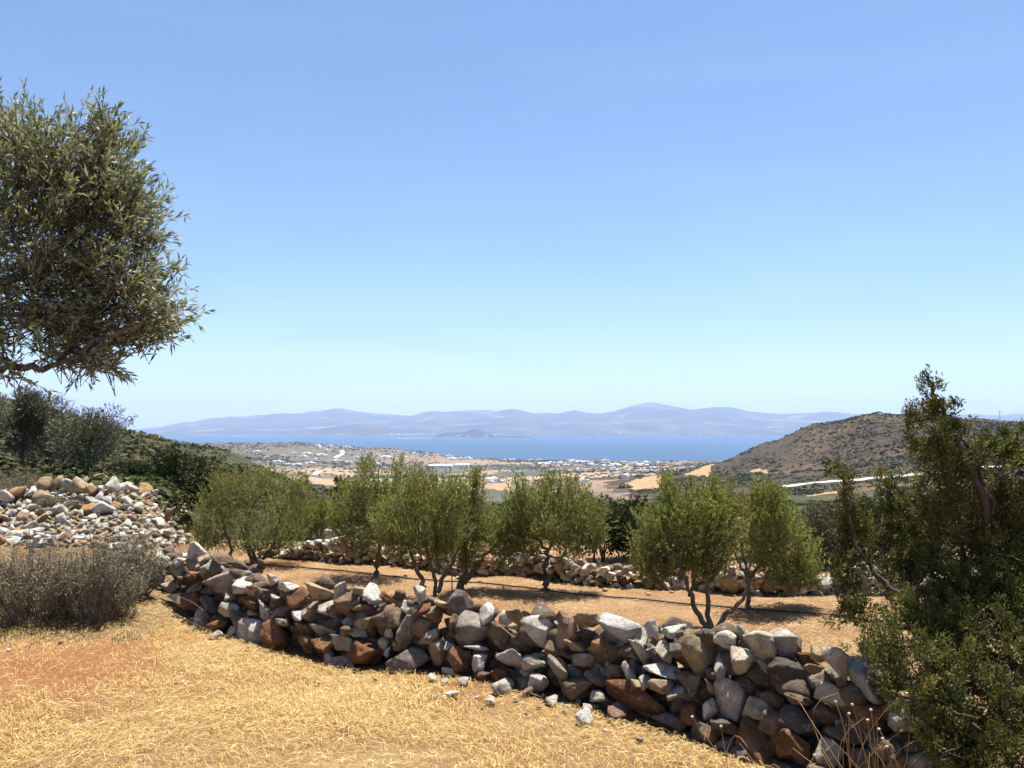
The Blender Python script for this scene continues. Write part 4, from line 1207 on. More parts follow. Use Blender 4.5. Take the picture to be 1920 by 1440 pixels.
def juniper(name, label, base, limbs, plumes, n_sprig, r, size=1.0, d=4.4):
    """limbs: (pixel polyline, d0, d1, r0, r1); plumes: (px,py,rx,ry,depth,depth radius,lean)"""
    base = np.array(base, float)
    root = empty(name, base, label=label, cat='tree')
    nodes = []
    for k, (pts, d0, d1, r0, r1) in enumerate(limbs):
        P = np.array(px_path(pts, d0, d1))
        if k == 0: P = np.vstack([base - np.array([0, 0, .08]), P])
        t = np.linspace(0, len(P) - 1, len(P) * 4)
        Q = np.stack([np.interp(t, np.arange(len(P)), P[:, a]) for a in range(3)], -1)
        Q[1:-1] += r.normal(size=Q[1:-1].shape) * r0 * .3
        V, Fq = tubes([Q], [np.linspace(r0, r1, len(Q))], 8)
        nm = 'trunk' if k == 0 else 'limb'
        o = obj(nm, mesh_np(nm, V - base, Fq, M_BARK_J, True), parent=root if k == 0 else trunk)
        if k == 0: trunk = o
        nodes += list(Q)
    NN = np.array(nodes)
    cl = []
    for px, py, rx, ry, dd, rd, lean in plumes:
        p = at_depth(px, py, dd); k = dd / F
        cl.append((p.x, p.y, p.z, rx * k * (.74 if py < 1000 else .86), rd, ry * k * (.9 if py < 1000 else .92), lean))
    cl = np.array(cl)
    vol = (cl[:, 3] * cl[:, 4] * cl[:, 5]) ** .6; vol = np.maximum(vol, vol.max() * .03); pr = vol / vol.sum()
    # sub-branches
    nb = 34 * len(cl)
    k = r.choice(len(cl), nb, p=pr)
    off = unit(r.normal(size=(nb, 3))) * (r.random(nb) ** .45)[:, None]
    B = cl[k, :3] + off * cl[k, 3:6]; B[:, 0] += cl[k, 6] * off[:, 2] * cl[k, 5]
    polys, rads = [], []
    order = np.argsort(((B[:, None] - NN[None]) ** 2).sum(-1).min(1))
    for i in order:
        dv = B[i] - NN
        dist = np.linalg.norm(dv, axis=1) + np.maximum(-dv[:, 2], 0) * 1.2
        j = int(dist.argmin())
        if dist[j] > 1.4: continue
        Q = resample_curve(NN[j], B[i], .12, r, 5)
        polys.append(Q); rads.append(np.linspace(.006, .0018, 5))
        NN = np.vstack([NN, Q[2:]])
    V, Fq = tubes(polys, rads, 4)
    obj('branches', mesh_np('branches', V - base, Fq, M_BARK_J, True), parent=root)
    # plumes: a short shoot carrying many sprigs that close up to its tip
    K = 20
    nt = n_sprig // K
    k = r.choice(len(cl), nt, p=pr)
    off = unit(r.normal(size=(nt, 3))) * (r.random(nt) ** .38)[:, None]
    C = cl[k, :3] + off * cl[k, 3:6] * .9; C[:, 0] += cl[k, 6] * off[:, 2] * cl[k, 5]
    A = unit(off * .55 + np.array([0, 0, .8]) + cl[k, 6:7] * np.array([1, 0, 0]) * .9 + r.normal(size=(nt, 3)) * .3)
    size = np.clip(cl[k, 3] * 1.7, .03, .15) * r.uniform(.7, 1.3, nt)
    t = r.random((nt, K)) ** .9
    sd = unit(np.cross(A[:, None, :], r.normal(size=(nt, K, 3))))
    tips = C[:, None, :] + A[:, None, :] * ((t - .5) * size[:, None])[..., None] + sd * (.016 * (1.15 - t))[..., None]
    dirs = unit(A[:, None, :] + sd * (.95 * (1.1 - t))[..., None] + r.normal(size=(nt, K, 3)) * .15)
    V, Fq, tint = sprigs(tips.reshape(-1, 3), dirs.reshape(-1, 3), r)
    shoot = np.repeat(np.clip(r.normal(0, .16, nt), -.35, .4), K * 10 * 4)
    tint = np.clip(tint + shoot, 0, 1)
    obj('crown', mesh_np('crown', V - base, Fq, M_JUN, False, tint), parent=root)
    return root

def junipers():
    r = np.random.default_rng(90)
    bx, by = 2.78, 3.9
    base = (bx, by, gz(bx, by))
    limbs = [
      ([(1930, 1250), (1895, 1130), (1875, 1030), (1860, 960), (1835, 880), (1800, 820)], 4.3, 4.5, .030, .008),
      ([(1870, 1040), (1840, 930), (1800, 850), (1775, 790), (1755, 740), (1738, 705)], 4.45, 4.4, .03, .005),
      ([(1930, 1260), (1840, 1220), (1760, 1160), (1690, 1120), (1640, 1080), (1605, 1020), (1590, 960), (1582, 900)], 4.2, 4.6, .028, .006),
      ([(1840, 1225), (1760, 1200), (1700, 1180), (1650, 1160), (1625, 1165)], 4.2, 4.3, .014, .005),
      ([(1870, 1050), (1800, 1010), (1740, 985), (1690, 930), (1670, 890)], 4.5, 4.9, .022, .006),
      ([(1930, 1270), (1850, 1300), (1780, 1270), (1720, 1230)], 4.1, 3.9, .022, .006),
      ([(1930, 1300), (1880, 1340), (1800, 1380), (1730, 1400)], 4.1, 3.7, .02, .006),
      ([(1890, 1000), (1930, 900), (1950, 840)], 4.5, 4.5, .02, .006),
    ]
    # px, py, rx, ry, depth, depth radius, lean (m per m upward)
    P = [(1734, 704, 10, 14, 4.4, .03, -.5), (1745, 728, 14, 18, 4.4, .04, -.4), (1757, 760, 18, 22, 4.4, .06, -.35), (1765, 785, 24, 20, 4.4, .08, -.3), (1728, 792, 26, 22, 4.4, .08, -.3), (1712, 778, 10, 14, 4.4, .04, -.4), (1795, 778, 10, 20, 4.4, .05, .1),
         (1768, 830, 52, 30, 4.4, .16, 0), (1800, 815, 24, 28, 4.4, .1, .1), (1760, 880, 55, 40, 4.45, .2, 0), (1815, 870, 40, 45, 4.5, .2, .1), (1735, 850, 30, 28, 4.4, .1, -.2), (1770, 935, 60, 40, 4.5, .25, 0), (1745, 960, 40, 30, 4.5, .2, 0),
         (1565, 885, 14, 14, 4.6, .06, -.3), (1580, 905, 20, 20, 4.6, .07, -.2), (1590, 940, 22, 30, 4.6, .09, 0), (1585, 985, 26, 34, 4.6, .1, 0), (1590, 1030, 30, 34, 4.55, .12, 0), (1575, 1070, 26, 30, 4.5, .1, 0), (1610, 1000, 22, 40, 4.6, .1, .1), (1595, 1115, 34, 30, 4.4, .1, 0), (1580, 1150, 18, 18, 4.35, .06, 0), (1625, 1160, 26, 16, 4.3, .08, 0),
         (1660, 905, 16, 22, 4.9, .08, -.2), (1675, 945, 26, 34, 4.9, .12, -.1), (1690, 990, 45, 36, 4.8, .2, 0), (1660, 1030, 40, 40, 4.8, .2, 0), (1720, 1040, 55, 45, 4.7, .25, 0), (1690, 1080, 40, 36, 4.6, .2, 0),
         (1860, 900, 45, 45, 4.6, .25, .1), (1900, 850, 30, 30, 4.6, .2, .1), (1930, 880, 40, 50, 4.6, .25, .1), (1840, 960, 60, 50, 4.6, .3, 0), (1910, 970, 55, 55, 4.6, .3, 0), (1790, 1010, 60, 45, 4.6, .3, 0), (1860, 1040, 60, 50, 4.5, .3, 0), (1920, 1060, 50, 60, 4.5, .3, 0),
         (1780, 1090, 55, 36, 4.5, .25, 0), (1850, 1120, 55, 45, 4.4, .3, 0), (1760, 1140, 50, 36, 4.4, .2, 0), (1700, 1210, 60, 40, 3.95, .2, -.1), (1650, 1225, 45, 26, 3.95, .12, -.4), (1730, 1270, 60, 45, 3.9, .22, 0), (1700, 1300, 45, 36, 3.8, .18, 0), (1790, 1230, 55, 45, 4.0, .25, 0), (1850, 1210, 50, 50, 4.1, .25, 0), (1920, 1180, 50, 60, 4.2, .3, 0),
         (1780, 1320, 65, 45, 3.8, .25, 0), (1850, 1300, 60, 50, 3.9, .25, 0), (1910, 1290, 50, 60, 3.95, .25, 0), (1760, 1390, 55, 40, 3.7, .2, 0), (1830, 1390, 65, 45, 3.75, .25, 0), (1900, 1390, 55, 50, 3.8, .25, 0), (1800, 1450, 70, 40, 3.7, .25, 0), (1890, 1460, 70, 45, 3.75, .25, 0),
         (1740, 1165, 55, 36, 4.2, .2, 0), (1800, 1175, 60, 42, 4.2, .25, 0), (1870, 1165, 60, 46, 4.2, .25, 0), (1915, 1120, 45, 50, 4.3, .25, 0), (1700, 1150, 36, 26, 4.3, .14, -.1), (1790, 1125, 55, 36, 4.35, .22, 0),
         (1905, 815, 9, 26, 4.6, .05, .15), (1850, 845, 10, 28, 4.55, .06, .1), (1888, 840, 14, 26, 4.6, .08, .1), (1690, 880, 9, 24, 4.85, .05, -.2), (1640, 985, 14, 30, 4.8, .08, -.1),
         (1980, 950, 70, 90, 4.6, .35, .1), (1990, 1150, 70, 110, 4.3, .35, 0), (1990, 1350, 70, 90, 4.0, .35, 0)]
    juniper('juniper_tree', 'ragged juniper with a leaning spire and dark branches by the near wall', base, limbs, P, 21500, r)
junipers()

# --- dry thyme shrubs left of the yard
def thyme():
    specs = [(-110, 1172, 992, 230, 8.1, 'greyish dry thyme shrub running out along the bank'), (70, 1172, 998, 190, 8.2, 'broad grey dry thyme shrub on the yard side of the bank'), (190, 1150, 996, 150, 8.2, 'twiggy dry thyme shrub leaning on the broad grey one'), (250, 1118, 988, 110, 8.9, 'dark dry thyme shrub against the left end of the near wall'),
             (30, 925, 876, 110, 14.6, 'brown dry shrub above the rubble heap'), (92, 965, 935, 34, 12.2, 'small russet tuft growing out of the rubble'), (140, 970, 948, 30, 12.2, 'tiny straw-coloured tuft among the orange rubble stones')]
    for k, (px, pb, pt, pw, d, label) in enumerate(specs):
        r = np.random.default_rng(400 + k)
        q = at_depth(px, pb, d)
        p = np.array([q.x, q.y, gz(q.x, q.y) - .02])
        h = at_depth(px, pt, d).z - p[2]; w = pw * d / F
        n = int(330 * max(w, .3) ** .8) if d < 10 else 120
        a = r.uniform(0, 6.28, n); rad = np.sqrt(r.random(n))
        E = np.stack([p[0] + rad * w * .56 * np.cos(a), p[1] + rad * w * .36 * np.sin(a), p[2] + h * (1.02 - .5 * rad ** 2) * r.uniform(.62, 1.02, n)], -1)
        Bq = p + np.stack([rad * np.cos(a) * w * .22, rad * np.sin(a) * w * .2, np.zeros(n)], -1)
        polys, rads = [], []
        for b, e in zip(Bq, E):
            Q = resample_curve(b, e, .08, r, 5); Q[:, 2] = np.maximum(Q[:, 2], p[2] - .02)
            polys.append(Q); rads.append(np.linspace(.004, .0012, 5))
        m = n * 16
        i = r.integers(n, size=m); t = r.uniform(.3, 1.0, m)
        PP = np.array(polys)
        f = t * 4; j = np.minimum(f.astype(int), 3); u = (f - j)[:, None]
        S = PP[i, j] * (1 - u) + PP[i, j + 1] * u
        dirs = unit(unit(E - Bq)[i] + r.normal(size=(m, 3)) * .65 + np.array([0, 0, .25]))
        tip = S + dirs * (r.uniform(.03, .11, m)[:, None])
        for s, e in zip(S[::6], tip[::6]):
            polys.append(np.array([s, (s + e) / 2 + r.normal(size=3) * .006, e])); rads.append(np.array([.0016, .0012, .0007]))
        V, Fq = tubes(polys, rads, 3)
        root = empty('thyme_shrub' if k < 4 else 'dry_shrub', p, label=label, cat='shrub')
        obj('stems', mesh_np('stems', V - p, Fq, M_TWIG, True), parent=root)
        nl = 6
        P = np.repeat(S, nl, 0) + np.repeat(tip - S, nl, 0) * r.random((m * nl, 1))
        D = unit(np.repeat(dirs, nl, 0) + r.normal(size=(m * nl, 3)) * .7)
        V, Fq = leaf_quads(P, D, .019 * r.uniform(.6, 1.5, m * nl), .007, r)
        tint = np.repeat(np.clip(np.repeat(r.normal(.5, .2, m), nl) + r.normal(0, .1, m * nl), 0, 1), 4)
        obj('foliage', mesh_np('foliage', V - p, Fq, M_DRYSHRUB, False, tint), parent=root)
thyme()

# ------------------------------------------------------------------ straw on the yard, stubble on the terrace
def straw(name, label, n, xs, ys, Lr, W, seed, keep, lift=.012, flow=.8, hump=.02, cat=None):
    r = np.random.default_rng(seed)
    x = r.uniform(*xs, n); u = r.random(n)
    y = ys[0] * (ys[1] / ys[0]) ** u                # denser near the viewer's end of the ground
    k = keep(x, y, r)
    x, y = x[k], y[k]; n = len(x)
    z = ground_z(x, y)
    fl = fbm(x * .8, y * .8, seed, 3) * 6.28 * flow + r.normal(0, .75, n) + .3
    L = r.uniform(*Lr, n)
    d = np.stack([np.cos(fl), np.sin(fl), r.normal(0.03, .10, n)], -1)
    side = np.stack([-np.sin(fl), np.cos(fl), r.normal(0, .5, n)], -1); side = unit(side)
    c = np.stack([x, y, z + lift * r.random(n) + .002], -1)
    a = c - d * (L / 2)[:, None]; b = c + d * (L / 2)[:, None]
    mid = c + np.stack([r.normal(0, .06, n) * L, r.normal(0, .06, n) * L, r.uniform(0, hump, n)], -1)
    a[:, 2] = np.maximum(a[:, 2], ground_z(a[:, 0], a[:, 1]) - .004); b[:, 2] = np.maximum(b[:, 2], ground_z(b[:, 0], b[:, 1]) - .004)
    w = (W * r.uniform(.6, 1.3, n))[:, None]
    V = np.stack([a, mid + side * w / 2, b, mid - side * w / 2], 1).reshape(-1, 3)
    Fq = np.arange(n * 4).reshape(-1, 4)
    t = np.repeat(np.clip(r.normal(.55, .26, n), 0, 1), 4)
    obj(name, mesh_np(name, V, Fq, M_STRAW, False, t), label=label, cat=cat, kind='stuff')

def yard_keep(x, y, r):
    d, s = poly_dist(x, y, WALL_EXT)
    ok = (s <= 0) & (d > .02)
    bare = fbm(x * .55 + 3, y * .55, 9, 3)
    red = smooth(-2.3, -4.2, x + (fbm(x * 1.3, y * 1.3, 77, 4) - .5) * 3.2) * smooth(4.4, 6.0, y) * smooth(8.4, 7.2, y)       # bare red patch at the left
    pz = np.clip((bare - .33) * 3.6, .22, 1) * (1 - .72 * red)
    return ok & (r.random(len(x)) < pz) & ((x > -4.4) | (y < 8.3))
straw('dry_straw', 'golden cut straw lying over the yard soil', 300000, (-6.5, 3.0), (2.6, 9.2), (.03, .15), .0033, 71, yard_keep, .03, cat='straw', hump=.035)
def terr_keep(x, y, r):
    d, s = poly_dist(x, y, WALL_EXT)
    xb = -3.9 - (y - 8.6) * .45
    return (s > 0) & (d > .3) & (x > xb + .6) & (np.hypot(x, y) < 21.5) & (r.random(len(x)) < np.clip((fbm(x * .5, y * .5, 13, 3) - .25) * 2.4, .1, 1))
straw('stubble', 'short pale stubble scattered over the olive terrace', 52000, (-8.5, 11), (8.5, 20.5), (.04, .13), .007, 72, terr_keep, .02, cat='stubble', hump=.03)

# ------------------------------------------------------------------ loose stones, hose, dry thistles
def loose():
    r = np.random.default_rng(81)
    pts = [(620, 1243, 24), (656, 1255, 16), (703, 1278, 10), (595, 1284, 10), (811, 1279, 18), (833, 1284, 14), (868, 1286, 22), (848, 1311, 20), (832, 1312, 10), (810, 1313, 12), (940, 1300, 28), (952, 1290, 22), (990, 1305, 20), (1034, 1322, 22), (920, 1322, 18), (1018, 1308, 8), (1100, 1335, 18), (1117, 1331, 14), (1098, 1357, 30), (1158, 1352, 34), (1160, 1332, 22), (1085, 1320, 12),
           (464, 1220, 10), (486, 1216, 10), (500, 1212, 8), (404, 1198, 18), (255, 1150, 12), (113, 1208, 8), (15, 1222, 8), (537, 1250, 12), (480, 1235, 8), (537, 1235, 8), (780, 1290, 10), (771, 1284, 8), (748, 1288, 8), (720, 1296, 7), (895, 1312, 9), (905, 1330, 7), (1060, 1338, 9), (1200, 1392, 14), (1135, 1372, 8), (985, 1340, 7), (330, 1282, 6), (52, 1218, 7), (690, 1318, 6), (870, 1350, 6), (1256, 1402, 10), (1140, 1346, 12), (1010, 1330, 9), (968, 1316, 9)]
    for px, py, w in pts:
        q = on_z(px, py, -.3)
        for _ in range(4):
            q = on_z(px, py, gz(q.x, q.y))
        W = w * q.y / F * 1.25
        M = Matrix.Translation(q + Vector((0, 0, W * .3))) @ Matrix.Rotation(r.uniform(0, 6.28), 4, 'Z') @ Matrix.Rotation(r.uniform(-.3, .3), 4, 'X') @ Matrix.Diagonal((W / 2, W * .42, W * r.uniform(.28, .42), 1))
        big = w > 13
        add_stone(None, M, 'wpptwpb'[r.integers(7)], r, ROCKS_MD, name='loose_stone',
                  label='fist-sized loose stone lying on the straw along the foot of the near wall' if big else 'small loose pebble lying in the straw of the yard', cat='stone',
                  group='loose stones by the near wall' if big else 'pebbles in the straw')
    for px, py, w in [(1135, 1109, 9), (1076, 1094, 12), (1105, 1096, 7), (858, 1086, 8), (1216, 1116, 8), (1260, 1112, 7), (900, 1092, 7), (1330, 1112, 8), (760, 1080, 6), (1580, 1120, 9)]:
        q = on_z(px, py, gz(on_z(px, py, TERRACE).x, on_z(px, py, TERRACE).y))
        W = w * q.y / F * 1.2
        add_stone(None, Matrix.Translation(q + Vector((0, 0, W * .2))) @ Matrix.Diagonal((W / 2, W * .45, W * .36, 1)), 'pt'[r.integers(2)], r, ROCKS_MD, name='loose_stone',
                  label='loose stone lying on the olive terrace before its far wall', cat='stone', group='loose stones on the terrace')
loose()

def hose():
    pts = [(440, 1058), (490, 1062), (560, 1066), (640, 1074), (720, 1082), (800, 1089), (880, 1094), (960, 1102), (1040, 1110), (1120, 1119), (1200, 1125), (1280, 1132), (1340, 1138), (1380, 1144), (1440, 1147), (1500, 1153), (1580, 1162), (1660, 1173), (1760, 1190), (1880, 1210)]
    P = []
    for px, py in pts:
        q = on_z(px, py, TERRACE)
        P.append((q.x, q.y))
    P = np.array(P); t = np.linspace(0, len(P) - 1, 160)
    x = np.interp(t, np.arange(len(P)), P[:, 0]); y = np.interp(t, np.arange(len(P)), P[:, 1]) + np.sin(t * 2.1) * .03
    z = ground_z(x, y) + .03
    Q = np.stack([x, y, z], -1)
    m, nt, out = mat_new('black_hose'); principled(nt, out, (.018, .018, .017), .55, .35)
    V, Fq = tubes([Q], [np.full(len(Q), .017)], 7)
    o = Q[80].copy()
    obj('irrigation_hose', mesh_np('irrigation_hose', V - o, Fq, m, True), loc=o, label='black irrigation hose running along the row of young olives', cat='hose')
hose()

def thistles():
    r = np.random.default_rng(95)
    m, nt, out = mat_new('dry_stalk')
    n = noise_tex(nt, 30, 3, .6, geo_pos(nt))
    principled(nt, out, ramp(nt, n.outputs['Fac'], [(0.3, (.26, .14, .06)), (0.7, (.48, .32, .17))]).outputs[0], .8, .2)
    m2, nt, out = mat_new('dry_seed_head'); principled(nt, out, (.46, .36, .26), .9, .1)
    bm = bmesh.new(); bmesh.ops.create_icosphere(bm, subdivisions=1, radius=1.0)
    head = bpy.data.meshes.new('seed_head')
    for v in bm.verts: v.co *= 1 + .15 * mnoise.noise(v.co * 3)
    bm.to_mesh(head); bm.free(); head.materials.append(m2)
    D = 3.75
    sets = [('tangle of dry russet thistle stalks with round seed heads before the juniper', (1650, 1440), 20, 150, [(1567, 1316), (1598, 1321), (1592, 1338), (1633, 1331), (1648, 1367), (1663, 1400), (1700, 1300), (1690, 1370), (1655, 1385), (1627, 1350)]),
            ('few thin dry stalks with seed heads arching along the wall foot', (1420, 1440), 5, 190, [(1352, 1362), (1527, 1416), (1298, 1344)]),
            ('sparse dry stalks sprouting at the dark left part of the near wall', (380, 1180), 9, 60, [(346, 1160), (322, 1145), (300, 1110)])]
    for k, (label, b, n, spread, heads) in enumerate(sets):
        D = 3.7 if k < 2 else 7.9
        p0 = at_depth(b[0], b[1], D); p0.z = gz(p0.x, p0.y)
        root = empty('dry_thistle', p0, label=label, cat='dry plant')
        polys, rads = [], []
        for i in range(n):
            q = at_depth(b[0] + r.normal(0, spread * .55), b[1] - abs(r.normal(70, 60)) * spread / 190 * .9, D + r.uniform(-.15, .15))
            a = np.array(p0) + r.normal(size=3) * np.array([.12, .08, 0]) * spread / 190
            Q = resample_curve(a, np.array(q), .34, r, 8)
            polys.append(Q); rads.append(np.linspace(.0022, .001, 8))
        for hx, hy in heads:
            q = np.array(at_depth(hx, hy, D + r.uniform(-.1, .1)))
            a = np.array(p0) + r.normal(size=3) * np.array([.1, .06, 0])
            Q = resample_curve(a, q, .15, r, 8)
            polys.append(Q); rads.append(np.linspace(.0022, .001, 8))
            h = obj('seed_head', head, loc=Vector(q) - p0, parent=root)
            s = .0078 if k < 2 else .011
            h.scale = (s, s, s * .9)
        V, Fq = tubes(polys, rads, 4)
        obj('stalks', mesh_np('stalks', V - np.array(p0), Fq, m, True), parent=root)
thistles()

# ------------------------------------------------------------------ scrub on the slopes
def clump_proto(n, seed, leaf=.42):
    r = np.random.default_rng(seed)
    d = unit(r.normal(size=(n, 3))); d[:, 2] = np.abs(d[:, 2]) * .9 + .05; d = unit(d)
    rad = r.uniform(.62, 1.05, n)[:, None]
    c = d * rad * np.array([1, 1, .8])
    nr = unit(d + r.normal(size=(n, 3)) * .45)
    t = unit(np.cross(nr, r.normal(size=(n, 3)))); b = np.cross(nr, t)
    s = leaf * r.uniform(.6, 1.25, (n, 1))
    V = np.stack([c - t * s * .6, c - b * s * .5, c + t * s * .6, c + b * s * .5], 1).reshape(-1, 3)
    return V, np.repeat(np.clip(r.normal(.45, .2, n) + d[:, 2] * .1, 0, 1), 4)

def scatter_clumps(name, label, cat, P, S, mat, protos, seed, squash=.8, far=None, far_r=65):
    r = np.random.default_rng(seed)
    Vs, Ts, n = [], [], 0
    for p, s in zip(P, S):
        pp = far if (far is not None and math.hypot(p[0], p[1]) > far_r) else protos
        v, t = pp[r.integers(len(pp))]
        a = r.uniform(0, 6.28); c, si = math.cos(a), math.sin(a)
        w = v * np.array([s * r.uniform(.8, 1.3), s * r.uniform(.8, 1.3), s * squash * r.uniform(.7, 1.2)])
        w = np.stack([w[:, 0] * c - w[:, 1] * si, w[:, 0] * si + w[:, 1] * c, w[:, 2]], -1)
        Vs.append(w + p); Ts.append(np.clip(t + r.normal(0, .14), 0, 1))
    V = np.concatenate(Vs)
    obj(name, mesh_np(name, V, np.arange(len(V)).reshape(-1, 4), mat, False, np.concatenate(Ts)), label=label, cat=cat, kind='stuff')

def slope_scrub():
    r = np.random.default_rng(120)
    PR = [clump_proto(90, 500 + k, .25) for k in range(6)]
    PR2 = [clump_proto(7, 520 + k, .95) for k in range(8)]
    PR1 = [clump_proto(34, 560 + k, .40) for k in range(6)]
    # left hillside and the dip below the terrace
    az = R(1) * r.uniform(-40, 38, 13000); rr = 17.5 * (250 / 17.5) ** r.random(13000)
    x, y = rr * np.sin(az), rr * np.cos(az)
    dens = fbm(x * .05, y * .05, 41, 3)
    keep = (r.random(len(x)) < np.clip((dens - .22) * 3, .1, 1))
    x, y, rr = x[keep], y[keep], rr[keep]
    z = ground_z(x, y)
    px, py = project(np.stack([x, y, z], -1))
    keep = (r.random(len(x)) < np.where(px < 620, .5, .16)) & ((rr > 27) | ((px < 330) & (rr > 18.5)))
    x, y, z, rr = x[keep], y[keep], z[keep], rr[keep]
    s = r.uniform(.4, 1.0, len(x)) * np.clip(rr / 70, .7, 1.6)
    scatter_clumps('maquis_scrub', 'dense dark green maquis scrub covering the near slopes', 'scrub', np.stack([x, y, z - .1], -1), s, M_MAQ, PR, 121, far=PR1)
    # the brown hill
    n = 38000
    px = r.uniform(1180, 2150, n); az = np.arctan((px - 960) / F); rr = r.uniform(330, 1050, n)
    x, y = rr * np.sin(az), rr * np.cos(az)
    z = ground_z(x, y)
    qx, qy = project(np.stack([x, y, z], -1))
    dens = fbm(x * .012, y * .012, 43, 4) * .7 + fbm(x * .05, y * .05, 44, 3) * .3
    dens = dens + np.where((qx > 1560) & (qy < 880) & (qx < 1740), .10, 0) - np.where((qx > 1420) & (qx < 1570) & (qy > 830) & (qy < 905), .10, 0)
    dens = dens + np.where(in_poly(qx, qy, [(1560, 852), (1640, 842), (1730, 848), (1745, 884), (1600, 892), (1572, 884)]), .16, 0) + .05 * np.sin(qy * .55 + qx * .012)
    fm = np.zeros(n, bool)
    for p in FIELDS: fm |= in_poly(qx, qy, p)
    keep = (r.random(n) < np.clip((dens - .38) * 5, .10, 1)) & ~fm
    road_py = np.interp(qx, [1180, 1465, 1600, 1740, 1880, 2100], [935, 913, 900, 888, 873, 855])
    keep &= (np.abs(qy - road_py) > 5)
    keep &= rr * np.cos(az) < np.interp(px, [1180, 1340, 1440, 1530, 1640, 1760, 1920, 2150], [1050, 900, 880, 830, 750, 810, 840, 850])
    x, y, z = x[keep], y[keep], z[keep]
    s = r.uniform(.5, 1.5, len(x)) * np.where(r.random(len(x)) < .1, 1.6, 1)
    scatter_clumps('hill_scrub', 'low grey-brown scrub freckling the rounded hill', 'scrub', np.stack([x, y, z - .1], -1), s, M_FARSCRUB, PR2, 122, .7)
    # trees and hedges of the plain
    n = 22000
    px = r.uniform(300, 1480, n); py = 862 + 60 * r.random(n) ** 1.5
    az = np.arctan((px - 960) / F); rr = r.uniform(900, 2800, n)
    x, y = rr * np.sin(az), rr * np.cos(az); z = ground_z(x, y)
    dens = fbm(x * .006, y * .006, 47, 4)
    w = smooth(1500, 2300, rr) * np.interp(px, [300, 700, 900, 1480], [1, .85, .5, .55]) + .12
    keep = (z > -129) & (r.random(n) < np.clip((dens - .36) * 4, .03, 1) * w)
    x, y, z = x[keep], y[keep], z[keep]
    scatter_clumps('plain_trees', 'far dark specks of trees and hedges over the coastal plain', 'trees', np.stack([x, y, z - .3], -1), r.uniform(2.0, 5.5, len(x)), M_FARSCRUB, PR2, 123, .75)
    # single bushes one can tell apart
    P3 = []
    for k in range(5):
        v, t = clump_proto(130, 540 + k, .26)
        P3.append(mesh_np('bush', v, np.arange(len(v)).reshape(-1, 4), M_DARK, False, t))
    L = [(1530, 911, 20, 'dark round bush standing on the edge of the white road', None), (1525, 926, 34, 'long dark bush on the field edge below the white road', None), (1172, 915, 34, 'big dark bush at the foot of the tan field on the plain side', None), (1166, 893, 14, 'round green tree by the pale roofs near the plain', None), (1197, 895, 20, 'dark green tree cluster beside the pale roofed house', None), (1492, 886, 20, 'lone dark bush on the brown flank of the hill', None),
         (1695, 900, 22, 'dark bush just below the white road near the juniper', None)]
    grp = [(1252, 885, 18), (1268, 890, 20), (1281, 883, 18), (1300, 899, 22), (1320, 900, 24), (1340, 902, 22), (1355, 893, 20), (1280, 901, 22), (1400, 893, 24), (1425, 890, 22), (1385, 898, 22)]
    grp2 = [(1450, 868, 20), (1462, 876, 18), (1452, 884, 18), (1465, 890, 16), (1440, 862, 14), (1445, 893, 16)]
    grp3 = [(1480, 942, 20), (1500, 950, 26), (1520, 952, 22), (1545, 946, 24), (1575, 943, 28), (1600, 940, 24), (1625, 948, 26), (1650, 930, 22), (1560, 960, 26), (1615, 962, 28), (1580, 968, 24), (1645, 963, 26), (1510, 966, 22)]
    grp4 = [(1570, 850, 12), (1600, 835, 12), (1640, 815, 11), (1668, 802, 12), (1700, 812, 11), (1560, 813, 10), (1615, 790, 10), (1655, 780, 9), (1590, 862, 14), (1578, 872, 14), (1592, 882, 14), (1610, 876, 14), (1630, 870, 12), (1880, 838, 14), (1905, 845, 14), (1860, 848, 14), (1895, 860, 13), (1835, 808, 10), (1870, 812, 10)]
    for g, lab in ((grp, 'dark evergreen bush in the hedge line at the hill foot'), (grp2, 'green-black shrub in the little clump on the lower hill'), (grp3, 'rounded dark bush in the stony dip below the road'), (grp4, 'isolated dark shrub dotted on the hill slope')):
        L += [(a, b, c, lab, lab.replace('dark evergreen bush', 'bushes').replace('green-black shrub', 'shrubs').replace('rounded dark bush', 'bushes').replace('isolated dark shrub', 'shrubs')) for a, b, c in g]
    for px, py, w, lab, g in L:
        q = hit(px, py, 120, 1600, 1200)
        s = w * q.y / F / 2
        o = obj('bush', P3[r.integers(5)], loc=q - Vector((0, 0, .12 * s)), label=lab, cat='bush', group=g)
        o.scale = (s, s * .9, s * .85); o.rotation_euler = (0, 0, r.uniform(0, 6.28))
slope_scrub()

